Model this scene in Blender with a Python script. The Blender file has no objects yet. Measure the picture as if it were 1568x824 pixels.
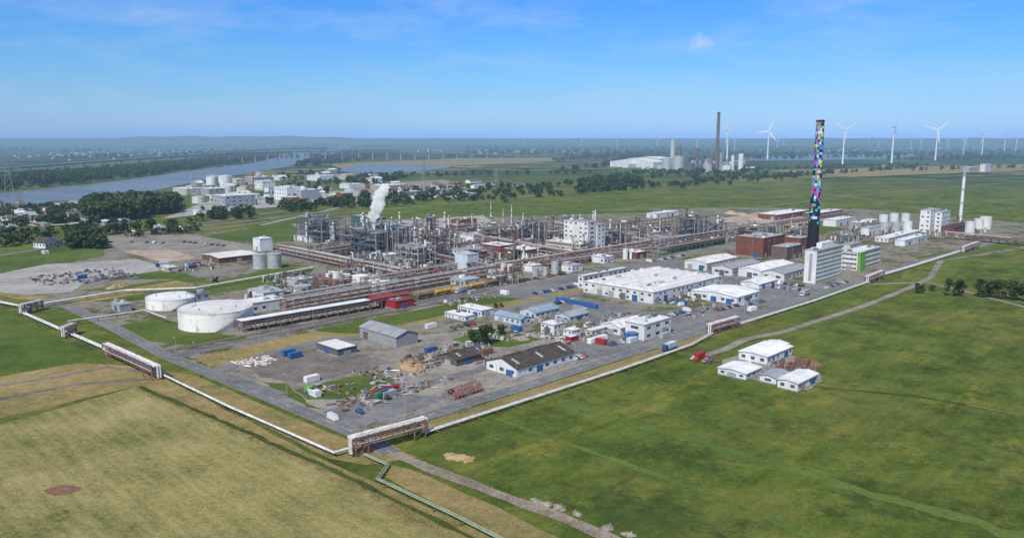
import bpy, math, random, bmesh
from mathutils import Vector, Matrix
random.seed(7)
R=random.random
def U(a,b): return a+(b-a)*random.random()
# ---------------------------------------------------------------- survey (photo -> ground plane)
H=100.0; F=1200.0; V0=211.0
TH=math.atan((412-V0)/F); C=math.cos(TH); S=math.sin(TH)
ANG=math.radians(45.5)
AX=(math.cos(ANG),math.sin(ANG)); BX=(-math.sin(ANG),math.cos(ANG))
def G(u,v):
    x=(u-784)/F; y=(v-412)/F; t=H/(S+y*C)
    return (x*t, t*(C-y*S))
def HZ(Y,vt):
    p=(412-vt)/F
    return H+Y*(p*C-S)/(C+p*S)
def MPP(X,Y): return (Y*C+H*S)/F
def frame(uL,u0,v0,uR,vt):
    X,Y=G(u0,v0)
    def sol(u,d):
        q=(u-784)/F
        return (q*(Y*C+H*S)-X)/(d[0]-q*d[1]*C)
    return (X,Y),abs(sol(uR,AX)),abs(sol(uL,BX)),max(2.0,HZ(Y,vt))
scene=bpy.context.scene
COL=scene.collection
# ---------------------------------------------------------------- materials
hz=bpy.data.node_groups.new("PaintedHaze","ShaderNodeTree")
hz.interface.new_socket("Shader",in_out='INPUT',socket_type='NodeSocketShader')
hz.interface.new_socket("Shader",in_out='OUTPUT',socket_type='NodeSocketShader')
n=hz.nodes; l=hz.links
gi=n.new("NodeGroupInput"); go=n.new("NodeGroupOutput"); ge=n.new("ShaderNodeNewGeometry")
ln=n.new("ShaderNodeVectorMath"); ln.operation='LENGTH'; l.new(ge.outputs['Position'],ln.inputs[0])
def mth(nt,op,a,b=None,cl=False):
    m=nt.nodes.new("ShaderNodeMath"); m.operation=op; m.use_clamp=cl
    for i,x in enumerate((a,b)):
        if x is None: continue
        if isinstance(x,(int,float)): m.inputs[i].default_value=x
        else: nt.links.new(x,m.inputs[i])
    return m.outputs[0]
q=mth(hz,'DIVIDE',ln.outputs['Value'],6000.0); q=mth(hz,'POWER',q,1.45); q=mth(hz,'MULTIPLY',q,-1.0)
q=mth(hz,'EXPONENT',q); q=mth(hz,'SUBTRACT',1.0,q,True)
em=n.new("ShaderNodeEmission"); em.inputs[0].default_value=(0.20,0.34,0.51,1); em.inputs[1].default_value=1  # painted haze: blue glow mixed into surface shaders, growing with distance from origin
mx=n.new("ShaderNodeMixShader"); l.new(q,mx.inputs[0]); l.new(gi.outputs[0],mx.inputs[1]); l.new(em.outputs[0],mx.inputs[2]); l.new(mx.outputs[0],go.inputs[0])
M={}
def base(name,rough=.85,metal=0,spec=.3):
    m=bpy.data.materials.new(name); m.use_nodes=True; nt=m.node_tree
    b=nt.nodes['Principled BSDF']; o=nt.nodes['Material Output']
    b.inputs['Roughness'].default_value=rough; b.inputs['Metallic'].default_value=metal
    b.inputs['Specular IOR Level'].default_value=spec
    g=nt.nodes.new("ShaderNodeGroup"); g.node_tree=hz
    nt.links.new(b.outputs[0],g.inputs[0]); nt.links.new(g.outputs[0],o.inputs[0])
    m.cycles.emission_sampling='NONE'
    M[name]=m; return m,nt,b
def noise(nt,vec,scale,detail=5,rough=.6):
    t=nt.nodes.new("ShaderNodeTexNoise"); t.inputs['Scale'].default_value=scale; t.inputs['Detail'].default_value=detail; t.inputs['Roughness'].default_value=rough
    nt.links.new(vec,t.inputs['Vector']); return t.outputs[0]
def posn(nt,rot=0,sc=(1,1,1)):
    g=nt.nodes.new("ShaderNodeNewGeometry"); mp=nt.nodes.new("ShaderNodeMapping")
    mp.inputs['Rotation'].default_value=(0,0,rot); nt.links.new(g.outputs['Position'],mp.inputs[0])
    m2=nt.nodes.new("ShaderNodeMapping"); m2.inputs['Scale'].default_value=sc; nt.links.new(mp.outputs[0],m2.inputs[0]); return m2.outputs[0]
def ramp(nt,fac,stops,interp='LINEAR'):
    r=nt.nodes.new("ShaderNodeValToRGB"); cr=r.color_ramp; cr.interpolation=interp
    while len(cr.elements)<len(stops): cr.elements.new(0.5)
    for e,(p,c) in zip(cr.elements,stops): e.position=p; e.color=(c[0],c[1],c[2],1)
    nt.links.new(fac,r.inputs[0]); return r.outputs[0]
def mixc(nt,fac,a,b,mode='MIX'):
    m=nt.nodes.new("ShaderNodeMix"); m.data_type='RGBA'; m.blend_type=mode
    for i,x in ((0,fac),(6,a),(7,b)):
        if isinstance(x,(int,float)): m.inputs[i].default_value=x
        elif isinstance(x,tuple): m.inputs[i].default_value=(x[0],x[1],x[2],1)
        else: nt.links.new(x,m.inputs[i])
    return m.outputs[2]
def bump(nt,b,h,dist=.3,st=.6):
    bp=nt.nodes.new("ShaderNodeBump"); bp.inputs['Distance'].default_value=dist; bp.inputs['Strength'].default_value=st
    nt.links.new(h,bp.inputs['Height']); nt.links.new(bp.outputs[0],b.inputs['Normal'])
def mat(name,c1,c2=None,sc=.25,rough=.8,metal=0,spec=.3,bd=0,rot=0,st=(1,1,1),lo=.35,hi=.65,var=.18):
    m,nt,b=base(name,rough,metal,spec)
    if c2 is None: c2=tuple(x*.78 for x in c1)
    v=posn(nt,rot,st); a=noise(nt,v,sc,8,.65)
    c=ramp(nt,a,[(lo,c2),(hi,c1)])
    if var:
        oi=nt.nodes.new("ShaderNodeObjectInfo"); k=1-var
        c=mixc(nt,1.0,c,ramp(nt,oi.outputs['Random'],[(0,(k+.04,k,k*.96)),(.5,(1,1,1)),(1,(k+.1,k+.1,k+.1))]),'MULTIPLY')
    nt.links.new(c,b.inputs['Base Color'])
    if bd: bump(nt,b,noise(nt,v,sc*6,4),bd)
    return m
def field(name,stops,big=.012,mid=.07,fine=.45,rot=0,st=(1,1,1),w=(.34,.34,.32),bd=.6,vor=None,gr=.6):
    m,nt,b=base(name,.95,0,.1)
    v=posn(nt); vs=posn(nt,rot,st)
    A=noise(nt,v,big,6,.6); B=noise(nt,vs,mid,7,.7); D=noise(nt,v,fine,6,.8)
    f=mth(nt,'ADD',mth(nt,'ADD',mth(nt,'MULTIPLY',A,w[0]),mth(nt,'MULTIPLY',B,w[1])),mth(nt,'MULTIPLY',D,w[2]))
    c=ramp(nt,f,stops)
    d2=noise(nt,v,1.3,5,.85); c=mixc(nt,gr,c,ramp(nt,d2,[(.36,(.25,.25,.25)),(.5,(.9,.9,.9)),(.64,(1.,1.,1.))]),'MULTIPLY')
    if vor: c=vor(nt,c,v)
    nt.links.new(c,b.inputs['Base Color']); bump(nt,b,D,bd,.8)
    return m
def farm(nt,c,v):
    f0=noise(nt,posn(nt,.3,(1,1,1)),.009,9,.75); c=mixc(nt,ramp(nt,f0,[(.46,(0,0,0)),(.60,(.5,.5,.5))]),c,(.20,.19,.055))
    f1=noise(nt,posn(nt,.8,(1,.5,1)),.05,10,.8); c=mixc(nt,ramp(nt,f1,[(.54,(0,0,0)),(.63,(.6,.6,.6))]),c,(.27,.24,.045))
    f2=noise(nt,posn(nt,2.1,(1,.7,1)),.05,10,.85); c=mixc(nt,ramp(nt,f2,[(.51,(0,0,0)),(.60,(.75,.75,.75))]),c,(.035,.060,.016))
    f3=noise(nt,posn(nt,1.1,(1,1,1)),.014,9,.78); c=mixc(nt,ramp(nt,f3,[(.52,(0,0,0)),(.62,(.65,.65,.65))]),c,(.045,.08,.020))
    ln_=noise(nt,posn(nt,-ANG,(.02,.25,1)),1.0,5,.7); c=mixc(nt,.35,c,ramp(nt,ln_,[(.36,(.5,.52,.5)),(.56,(1,1,1))]),'MULTIPLY')
    vs=posn(nt,.4,(1/420.,1/900.,0)); t=nt.nodes.new("ShaderNodeTexVoronoi"); t.inputs['Scale'].default_value=1; nt.links.new(vs,t.inputs['Vector'])
    sp=nt.nodes.new("ShaderNodeSeparateColor"); nt.links.new(t.outputs['Color'],sp.inputs[0])
    cc=ramp(nt,sp.outputs[0],[(0,(.065,.10,.03)),(.3,(.11,.145,.045)),(.5,(.04,.07,.025)),(.68,(.16,.17,.06)),(.8,(.27,.24,.10)),(.9,(.075,.115,.035))],'CONSTANT')
    tr=noise(nt,posn(nt,0,(.002,.006,0)),2.2,7,.7); cc=mixc(nt,ramp(nt,tr,[(.47,(0,0,0)),(.53,(1,1,1))]),cc,(.014,.027,.018))
    g=nt.nodes.new("ShaderNodeNewGeometry"); L=nt.nodes.new("ShaderNodeVectorMath"); L.operation='LENGTH'; nt.links.new(g.outputs['Position'],L.inputs[0])
    fc=mth(nt,'DIVIDE',mth(nt,'SUBTRACT',L.outputs['Value'],1700.0),700.0,True)
    return mixc(nt,fc,c,cc)
field('meadow',[(.40,(.042,.070,.012)),(.46,(.085,.125,.020)),(.51,(.115,.165,.027)),(.56,(.155,.19,.038)),(.63,(.24,.22,.07))],vor=farm,big=.02,mid=.09,rot=-ANG,st=(.6,1,1))
field('drygrass',[(.40,(.11,.14,.04)),(.46,(.225,.215,.075)),(.53,(.33,.29,.115)),(.62,(.45,.375,.18))],rot=-ANG-math.pi/2,st=(.09,1,1),mid=.4,big=.03,w=(.38,.28,.34))
field('tan',[(.38,(.14,.15,.045)),(.5,(.30,.235,.10)),(.62,(.45,.35,.175))],mid=.2,big=.03)
field('lush',[(.38,(.045,.08,.015)),(.5,(.095,.145,.028)),(.62,(.165,.195,.055))])
field('swath',[(.38,(.07,.115,.024)),(.5,(.115,.175,.036)),(.62,(.17,.21,.06))])
field('scrubdark',[(.38,(.03,.055,.015)),(.5,(.06,.09,.022)),(.62,(.10,.13,.035))],big=.05,mid=.3)
field('plantground',[(.40,(.06,.08,.025)),(.46,(.12,.125,.055)),(.50,(.22,.20,.15)),(.55,(.28,.26,.22)),(.62,(.18,.175,.165))],big=.03,mid=.12,bd=.15)
field('gravel',[(.40,(.15,.135,.115)),(.5,(.26,.24,.21)),(.60,(.38,.345,.30))],big=.04,mid=.2,bd=.1,gr=.4)
field('concrete',[(.40,(.24,.24,.225)),(.5,(.36,.35,.33)),(.60,(.47,.455,.425))],big=.03,mid=.15,bd=.05,gr=.3)
field('browny',[(.40,(.10,.088,.078)),(.5,(.18,.158,.14)),(.60,(.27,.24,.215))],big=.03,mid=.15,bd=.05,gr=.3)
field('pinksoil',[(.40,(.28,.20,.16)),(.5,(.42,.33,.27)),(.60,(.54,.45,.39))],big=.03,mid=.15,bd=.1,gr=.3)
field('asphalt',[(.40,(.12,.122,.127)),(.5,(.18,.182,.187)),(.60,(.25,.247,.243))],big=.03,mid=.2,bd=.02,gr=.25)
field('dirt',[(.40,(.19,.155,.12)),(.5,(.29,.245,.20)),(.60,(.38,.34,.29))],big=.05,mid=.3,bd=.2,gr=.4)
mat('sand',(.52,.38,.21),(.34,.23,.12),.5,bd=.5)
mat('kerb',(.36,.35,.34)); mat('marking',(.7,.7,.68))
mat('white',(.82,.83,.82),(.60,.61,.59),.16,.6,st=(1,1,.5))
mat('roofw',(.86,.87,.86),(.64,.65,.65),.14,.55)
mat('turbine',(.85,.86,.87),(.8,.81,.82),.14,.4,var=0)
mat('cream',(.70,.65,.54),(.48,.43,.33),.2)
mat('tankwhite',(.84,.83,.78),(.58,.46,.32),.2,.5,lo=.36,hi=.47,st=(1,1,.45),var=0)
mat('grey',(.38,.40,.42)); mat('dgrey',(.14,.145,.155)); mat('roofgrey',(.40,.43,.46),(.29,.32,.35),.15,.5)
mat('roofblue',(.32,.40,.48),(.23,.30,.38),.15,.5); mat('roofdark',(.095,.078,.068),(.055,.046,.042),.3)
mat('brick',(.24,.085,.055),(.145,.055,.04),.4); mat('brownroof',(.16,.125,.11)); mat('green',(.05,.20,.14)); mat('lime',(.16,.45,.07))
mat('pink',(.36,.165,.15),(.21,.095,.085),.5,.6); mat('red',(.40,.04,.032),(.28,.03,.024),.5,.5); mat('blue',(.05,.15,.37),(.03,.10,.26),.5,.45)
mat('rust',(.26,.14,.09),(.15,.085,.06),.6); mat('yellow',(.58,.37,.05),(.42,.24,.03),.5,.5); mat('steel',(.14,.165,.20),(.08,.10,.13),.4,.6)
mat('steel2',(.25,.20,.17),(.14,.105,.095),.4,.6); mat('lightblue',(.60,.68,.73),(.46,.55,.61),.2)
mat('silver',(.6,.61,.61),(.36,.37,.37),.4,.38,.6); mat('alu',(.66,.67,.66),(.44,.45,.45),.3,.45,.3)
mat('glass',(.10,.125,.15),(.045,.06,.075),.3,.18,0,.8); mat('tyre',(.02,.02,.02)); mat('black',(.03,.03,.032))
mat('pipew',(.74,.75,.72),(.46,.46,.42),.4,.45,var=0); mat('pipegreen',(.34,.40,.30),(.22,.28,.2),.4,.5)
mat('bark',(.09,.07,.05)); mat('pile',(.46,.41,.34),(.20,.17,.14),.9,bd=.5)
for nm,c in (('cw',(.75,.75,.75)),('ck',(.03,.03,.035)),('cs',(.42,.43,.45)),('cr',(.4,.03,.03)),('cb',(.04,.09,.25)),('cg',(.12,.13,.14))):
    mat(nm,c,tuple(x*.95 for x in c),.3,.25,.2,.6,var=0)
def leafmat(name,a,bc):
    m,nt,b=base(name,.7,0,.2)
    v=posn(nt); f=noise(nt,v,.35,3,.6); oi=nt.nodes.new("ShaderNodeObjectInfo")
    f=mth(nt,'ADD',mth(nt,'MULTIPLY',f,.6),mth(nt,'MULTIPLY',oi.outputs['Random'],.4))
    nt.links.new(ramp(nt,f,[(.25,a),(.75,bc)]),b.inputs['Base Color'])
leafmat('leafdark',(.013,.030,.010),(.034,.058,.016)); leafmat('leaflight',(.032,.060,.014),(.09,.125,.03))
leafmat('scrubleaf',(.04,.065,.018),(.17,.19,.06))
# water
m,nt,b=base('water',.3,0,.3); nt.links.new(ramp(nt,noise(nt,posn(nt,.5,(.002,.01,1)),1.5,5),[(.35,(.13,.14,.135)),(.65,(.19,.195,.185))]),b.inputs['Base Color'])
bump(nt,b,noise(nt,posn(nt,0,(1,1,1)),.35,4),.4,.5)
# mosaic chimney
m,nt,b=base('mosaic',.5)
tc=nt.nodes.new("ShaderNodeTexCoord"); sp=nt.nodes.new("ShaderNodeSeparateXYZ"); nt.links.new(tc.outputs['Object'],sp.inputs[0])
an=mth(nt,'ARCTAN2',sp.outputs[1],sp.outputs[0]); an=mth(nt,'FLOOR',mth(nt,'MULTIPLY',mth(nt,'ADD',an,3.2),14/6.2832))
zz=mth(nt,'FLOOR',mth(nt,'DIVIDE',sp.outputs[2],2.1)); cb=nt.nodes.new("ShaderNodeCombineXYZ"); nt.links.new(an,cb.inputs[0]); nt.links.new(zz,cb.inputs[1])
wn=nt.nodes.new("ShaderNodeTexWhiteNoise"); nt.links.new(cb.outputs[0],wn.inputs['Vector'])
c=ramp(nt,wn.outputs['Value'],[(0,(.02,.02,.025)),(.12,(.55,.03,.22)),(.24,(.03,.45,.58)),(.36,(.75,.58,.05)),(.48,(.08,.48,.16)),(.60,(.65,.65,.68)),(.72,(.05,.15,.52)),(.86,(.45,.14,.42))],'CONSTANT')
sc2=nt.nodes.new("ShaderNodeSeparateColor"); nt.links.new(wn.outputs['Color'],sc2.inputs[0])
thr=mth(nt,'MULTIPLY',mth(nt,'DIVIDE',mth(nt,'SUBTRACT',sp.outputs[2],24.0),35.0,True),.88)
on=mth(nt,'LESS_THAN',sc2.outputs[1],thr)
nt.links.new(mixc(nt,on,(.02,.02,.024),c),b.inputs['Base Color'])
# ---------------------------------------------------------------- mesh builder
class MB:
    def __init__(s): s.v=[]; s.f=[]; s.m=[]; s.s=[]
    def q(s,pts,mi,sm=False):
        k=len(s.v); s.v+=[tuple(p) for p in pts]; s.f.append(tuple(range(k,k+len(pts)))); s.m.append(mi); s.s.append(sm)
    def hexa(s,p,mi,top=None):
        k=len(s.v); s.v+=[tuple(x) for x in p]
        for i,f in enumerate(((0,3,2,1),(4,5,6,7),(0,1,5,4),(1,2,6,5),(2,3,7,6),(3,0,4,7))):
            s.f.append(tuple(k+j for j in f)); s.m.append(top if (top and i==1) else mi); s.s.append(False)
    def box(s,x0,y0,z0,x1,y1,z1,mi,top=None):
        s.hexa([(x0,y0,z0),(x1,y0,z0),(x1,y1,z0),(x0,y1,z0),(x0,y0,z1),(x1,y0,z1),(x1,y1,z1),(x0,y1,z1)],mi,top)
    def tube(s,p,q,r0,mi,r1=None,n=8,cap=True):
        p=Vector(p); q=Vector(q); r1=r0 if r1 is None else r1
        d=(q-p); 
        if d.length<1e-6: return
        d.normalize(); a=d.orthogonal().normalized(); b=d.cross(a)
        k=len(s.v)
        for c,r in ((p,r0),(q,r1)):
            for i in range(n):
                t=2*math.pi*i/n; s.v.append(tuple(c+(a*math.cos(t)+b*math.sin(t))*r))
        for i in range(n):
            j=(i+1)%n; s.f.append((k+i,k+j,k+n+j,k+n+i)); s.m.append(mi); s.s.append(True)
        if cap:
            k2=len(s.v); s.v+=s.v[k:k+2*n]
            s.f.append(tuple(k2+n+i for i in range(n))); s.m.append(mi); s.s.append(False)
            s.f.append(tuple(k2+n-1-i for i in range(n))); s.m.append(mi); s.s.append(False)
    def cyl(s,x,y,z0,z1,r,mi,r1=None,n=16): s.tube((x,y,z0),(x,y,z1),r,mi,r1,n)
    def obj(s,name,loc=(0,0,0),rot=None,parent=None):
        me=s.mesh(name); return inst(name,me,loc,rot,1,parent)
    def mesh(s,name):
        me=bpy.data.meshes.new(name); me.from_pydata(s.v,[],s.f)
        ks=sorted(set(s.m)); ix={k:i for i,k in enumerate(ks)}
        for k in ks: me.materials.append(M[k])
        me.polygons.foreach_set('material_index',[ix[k] for k in s.m]); me.polygons.foreach_set('use_smooth',s.s)
        me.update(); return me
def inst(name,me,loc,rot=None,sc=1,parent=None):
    o=bpy.data.objects.new(name,me); COL.objects.link(o)
    o.location=(loc[0],loc[1],loc[2] if len(loc)>2 else 0); o.rotation_euler=(0,0,ANG if rot is None else rot)
    o.scale=(sc,sc,sc) if not isinstance(sc,tuple) else sc
    if parent: o.parent=parent
    return o
def empty(name):
    o=bpy.data.objects.new(name,None); COL.objects.link(o); return o
def inpoly(p,P):
    c=False;j=len(P)-1
    for i in range(len(P)):
        if (P[i][1]>p[1])!=(P[j][1]>p[1]) and p[0]<(P[j][0]-P[i][0])*(p[1]-P[i][1])/(P[j][1]-P[i][1])+P[i][0]: c=not c
        j=i
    return c
# ---------------------------------------------------------------- ground sheets
ZC=[0]
def sheet(name,pts,mt,z,jit=0,step=10):
    ZC[0]+=1; z=z+.0006*ZC[0] if z<.2 else z+.01*ZC[0]
    W=[Vector(G(*p)) for p in pts]; out=[]
    for i in range(len(W)):
        a,b=W[i],W[(i+1)%len(W)]; out.append(a)
        if jit:
            k=min(60,int((b-a).length/step))
            nn=(b-a).normalized(); nn=Vector((-nn.y,nn.x))
            for j in range(1,k): out.append(a.lerp(b,j/k)+nn*U(-jit,jit))
    mb=MB(); mb.q([(p.x,p.y,z) for p in out],mt)
    me=mb.mesh(name)
    if me.polygons[0].normal.z<0: me.flip_normals()
    return inst(name,me,(0,0,0),0)
def ribw(mb,W,w,mt,z,off=0,jit=0):
    n=len(W); L=[];Rr=[]
    for i in range(n):
        d=(W[min(i+1,n-1)]-W[max(i-1,0)]).normalized(); nn=Vector((-d.y,d.x))
        c=W[i]+nn*off; L.append(c+nn*(w/2+U(-jit,jit))); Rr.append(c-nn*(w/2+U(-jit,jit)))
    for i in range(n-1):
        mb.q([(Rr[i].x,Rr[i].y,z),(Rr[i+1].x,Rr[i+1].y,z),(L[i+1].x,L[i+1].y,z),(L[i].x,L[i].y,z)],mt)
def dens(W,step):
    out=[]
    for a,b in zip(W[:-1],W[1:]):
        k=max(1,int((b-a).length/step))
        for j in range(k): out.append(a.lerp(b,j/k))
    out.append(W[-1]); return out
RZ=[0]
def road(name,pts,w=7,mt='asphalt',z=.14,kerb=True,mark=False,jit=0):
    RZ[0]+=1; z=z+.04+.004*RZ[0] if z>=.12 else z+.0013*RZ[0]
    W=[Vector(G(*p)) for p in pts]; W=dens(W,12 if jit<.5 else 5)
    mb=MB(); ribw(mb,W,w,mt,z,0,jit)
    if kerb:
        for sg in (1,-1): ribw(mb,W,.3,'kerb',z+.003,sg*(w/2-.1))
    if mark:
        Z=dens(W,3)
        for i in range(0,len(Z)-2,4): ribw(mb,Z[i:i+2],.18,'marking',z+.002)
    return mb.obj(name,(0,0,0),0)
mb=MB(); mb.q([(-60000,-3000,0),(60000,-3000,0),(60000,90000,0),(-60000,90000,0)],'meadow'); mb.obj('ground',(0,0,0),0)
sheet('dry_field',[(-300,735),(213,590),(330,640),(515,735),(760,860),(900,1000),(-300,1100)],'drygrass',.03,.8)
sheet('dark_grass_field',[(-200,440),(0,472),(60,500),(138,545),(120,556),(0,577),(-200,610)],'lush',.03,.8)
sheet('dirt_strip',[(-200,615),(0,577),(120,556),(225,562),(260,575),(215,590),(0,640),(-200,700)],'tan',.045,.6)
sheet('dry_verge',[(245,566),(300,575),(530,672),(545,668),(640,700),(560,712),(505,702),(380,640)],'tan',.05,.6)
sheet('dry_verge',[(215,590),(245,575),(500,706),(650,775),(790,840),(700,840),(515,740),(380,668)],'tan',.055,.6)
sheet('dry_verge',[(600,712),(640,722),(760,775),(880,835),(820,850),(700,790),(590,730)],'tan',.055,.6)
sheet('dry_verge',[(648,664),(800,614),(950,566),(1090,516),(1320,436),(1320,430),(1140,492),(950,553),(700,632),(640,650)],'tan',.05,.4)
PG=[(555,665),(440,620),(300,563),(250,543),(100,470),(20,455),(-60,440),(0,420),(160,392),(150,362),(300,358),(455,342),(560,328),(1120,318),(1320,320),(1568,342),(1640,350),(1640,372),(1400,406),(1140,494),(900,566),(700,632)]
sheet('plant_ground',PG,'plantground',.08,1)
gr=[[(115,462),(300,438),(430,408),(480,412),(470,428),(300,455),(190,462)],[(150,505),(240,487),(340,512),(400,520),(265,528),(215,520)],
[(270,428),(140,428),(260,412),(300,425),(330,432),(190,447),(120,445)],[(480,505),(640,475),(820,442),(900,430),(880,440),(690,482),(520,515)],
[(440,590),(560,568),(600,575),(620,590),(520,612),(480,618),(400,585)],[(600,640),(640,625),(655,627),(700,612),(750,600),(760,590),(690,605)],
[(700,515),(760,500),(830,517),(780,530),(735,528)],[(310,362),(440,340),(455,350),(450,370),(380,372),(330,368)],[(610,405),(660,398),(700,405),(640,415)],
[(1180,345),(1250,342),(1300,352),(1250,358)],[(1140,490),(1300,438),(1390,405),(1380,425),(1290,456),(1180,490)],[(300,555),(420,530),(400,540),(330,560)],
[(955,480),(1030,470),(1060,478),(1000,488)],[(200,512),(240,502),(330,520),(300,530)],[(900,430),(1000,405),(1090,386),(1040,400),(920,428)],[(1400,395),(1568,366),(1600,372),(1420,402)],
[(560,328),(760,322),(1000,322),(1000,326),(760,332),(600,336)],[(160,392),(0,420),(-60,440),(-60,400),(100,385),(160,375)]]
for g in gr: sheet('grass_patch',g,'lush',.095,.8,6)
tn=[[(100,462),(190,444),(270,430),(300,436),(180,456),(130,464)],[(300,548),(480,508),(560,512),(450,540),(320,562)],[(560,512),(740,468),(900,440),(880,450),(720,485),(600,515)],[(0,412),(0,428),(60,455),(100,462),(20,458),(-40,440)]]
for g in tn: sheet('dry_grass_patch',g,'tan',.105,.8,6)
sheet('concrete_yard',[(-60,432),(20,415),(70,405),(210,397),(262,412),(130,432),(110,447),(40,452),(-20,445)],'concrete',.11,.7,6)
sheet('parking_yard',[(162,362),(300,360),(395,378),(410,392),(300,398),(245,402),(175,380)],'gravel',.11,.7,6)
sheet('gravel_yard',[(190,385),(260,382),(300,395),(250,402)],'pinksoil',.12,.7,6)
sheet('work_yard',[(330,572),(480,528),(600,520),(760,500),(990,540),(900,556),(700,622),(600,650),(500,636),(430,605)],'gravel',.11,.5)
sheet('brown_yard',[(368,556),(480,524),(600,556),(470,588),(400,578)],'browny',.125,.3,5)
sheet('storage_yard',[(495,635),(600,603),(690,608),(640,628),(560,652),(520,648)],'asphalt',.125,.4,5)
for g in ([(450,597),(570,570),(600,580),(600,592),(520,612),(470,612)],[(690,520),(750,503),(800,512),(830,520),(780,532),(730,530)],[(400,585),(440,588),(470,618),(500,628),(470,624)]): sheet('grass_patch',g,'lush',.135,.8,5)
sheet('asphalt_yard',[(830,468),(890,455),(1000,478),(1110,465),(1180,462),(1120,490),(1000,528),(900,552),(860,530),(900,520),(950,520)],'asphalt',.115)
sheet('asphalt_yard',[(1000,405),(1110,400),(1230,440),(1290,435),(1350,418),(1300,440),(1180,470),(1100,452)],'asphalt',.115)
sheet('asphalt_yard',[(740,452),(880,425),(960,408),(1040,398),(1060,404),(900,440),(800,458)],'asphalt',.115)
sheet('soil_heap_area',[(1105,335),(1190,321),(1250,326),(1300,335),(1200,346),(1140,343)],'pinksoil',.11,1,8)
sheet('soil_heap_area',[(610,338),(740,330),(760,345),(640,350)],'concrete',.11)
sheet('excavated_soil',[(606,556),(632,550),(655,560),(640,572),(618,568)],'sand',.135,.6,3)
sheet('sand_patch',[(1108,550),(1150,538),(1215,545),(1250,560),(1258,584),(1235,598),(1168,586),(1100,566)],'gravel',.06,.8,4)
# roads
road('perimeter_road',[(600,694),(556,668),(440,620),(300,563),(255,545),(180,505),(105,470),(40,462)],7,mark=True)
road('perimeter_road',[(556,668),(700,622),(850,577),(1000,530),(1140,487),(1300,435),(1420,398),(1600,352)],7,mark=True)
road('plant_street',[(255,548),(400,517),(480,497),(640,466),(800,437),(1000,400),(1130,374)],8)
road('plant_street',[(1045,518),(990,497),(850,457),(760,437),(640,408),(560,388)],7)
road('plant_street',[(560,520),(640,500),(850,457),(1000,425)],6)
road('plant_street',[(1250,450),(1120,415),(1010,392),(820,360)],7)
road('plant_street',[(640,410),(800,382),(1000,352),(1130,340)],7)
road('plant_street',[(300,425),(440,398),(560,375),(700,352)],6)
road('yard_lane',[(430,605),(330,572),(400,545),(500,520),(600,515)],6,kerb=False,jit=.3)
road('yard_lane',[(500,634),(590,605),(760,560),(880,540)],6,kerb=False,jit=.3)
road('access_track',[(590,690),(640,710),(740,748),(880,800),(960,835),(1100,900)],4.5,'dirt',.09,False,jit=.5)
road('access_road',[(1075,545),(1110,535),(1140,520),(1200,508),(1320,470),(1395,440),(1425,425),(1440,400)],4.5,'gravel',.1,False,jit=.2)
road('access_road',[(1300,437),(1420,432),(1500,452),(1650,492)],3.5,'dirt',.1,False,jit=.3)
road('farm_track',[(-60,600),(80,578),(165,562),(240,572)],3,'browny',.08,False,jit=.3)
road('farm_track',[(-60,622),(120,588),(240,580)],3,'browny',.08,False,jit=.3)
road('farm_track',[(330,350),(500,328),(700,312),(900,292),(1160,275),(1350,262),(1568,250)],5,'dirt',.09,False,jit=.3)
road('farm_track',[(1160,318),(1300,300),(1568,278),(1640,272)],4,'dirt',.09,False,jit=.3)
road('canal_road',[(-40,398),(100,375),(260,350),(420,325),(600,300),(760,285)],9,'asphalt',.09,False)
road('canal_road',[(400,345),(520,318),(640,300),(820,300)],6,'concrete',.09,False)
road('railway_sidings',[(150,368),(260,352),(400,336),(520,322)],14,'browny',.09,False,jit=1)
# right meadow features
road('meadow_swath',[(860,618),(1000,655),(1200,715),(1400,775),(1568,822),(1700,860)],5,'swath',.04,False,jit=2.2)
road('meadow_swath',[(760,640),(900,690),(1100,760),(1300,850)],2.2,'swath',.042,False,jit=.9)
road('meadow_ditch',[(1240,592),(1400,606),(1568,636),(1700,660)],1.4,'scrubdark',.05,False,jit=.7)
road('meadow_ditch',[(640,705),(760,752),(900,812),(1000,860)],3,'lush',.06,False,jit=.8)
road('meadow_ditch',[(213,592),(300,628),(515,722),(700,812),(800,860)],2,'scrubdark',.065,False,jit=.6)
road('bare_track',[(1480,620),(1568,636),(1640,650)],.9,'tan',.07,False)
sheet('bare_soil',[(66,751),(80,746),(95,742),(112,743),(126,746),(118,753),(104,757),(85,759),(72,756)],'rust',.05,1.2,2)
# far
sheet('canal_water',[(-300,352),(-300,312),(0,297),(150,282),(300,261),(390,250),(430,240),(470,232),(548,218.5),(562,218.5),(520,233),(470,246),(440,256),(380,266),(320,276),(240,292),(100,314),(0,324)],'water',.3,6,60)
sheet('harbour_water',[(500,262),(560,252),(640,252),(700,256),(640,263),(560,266)],'water',.3,5,60)
sheet('river_water',[(1125,243),(1200,238),(1300,236),(1400,237),(1400,240),(1360,244),(1240,246),(1140,247)],'water',.3,5,60)
sheet('crop_field',[(505,252),(700,243),(850,242),(850,248),(640,257),(520,258)],'tan',.25,4,60)
sheet('crop_field',[(0,262),(200,246),(350,240),(300,250),(120,262),(0,268)],'lush',.25,4,60)
sheet('crop_field',[(930,250),(1110,262),(1250,258),(1150,270),(960,270)],'lush',.25,4,60)
sheet('crop_field',[(1180,262),(1568,252),(1568,262),(1300,272)],'tan',.25,4,60)
sheet('harbour_yard',[(310,310),(420,296),(640,290),(700,300),(500,312),(380,322),(250,336)],'concrete',.2,4,40)
sheet('harbour_yard',[(540,292),(600,280),(680,276),(720,290),(640,302)],'dirt',.25,4,40)
sheet('harbour_yard',[(0,322),(120,312),(200,320),(120,345),(0,350)],'concrete',.2,4,40)
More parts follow.
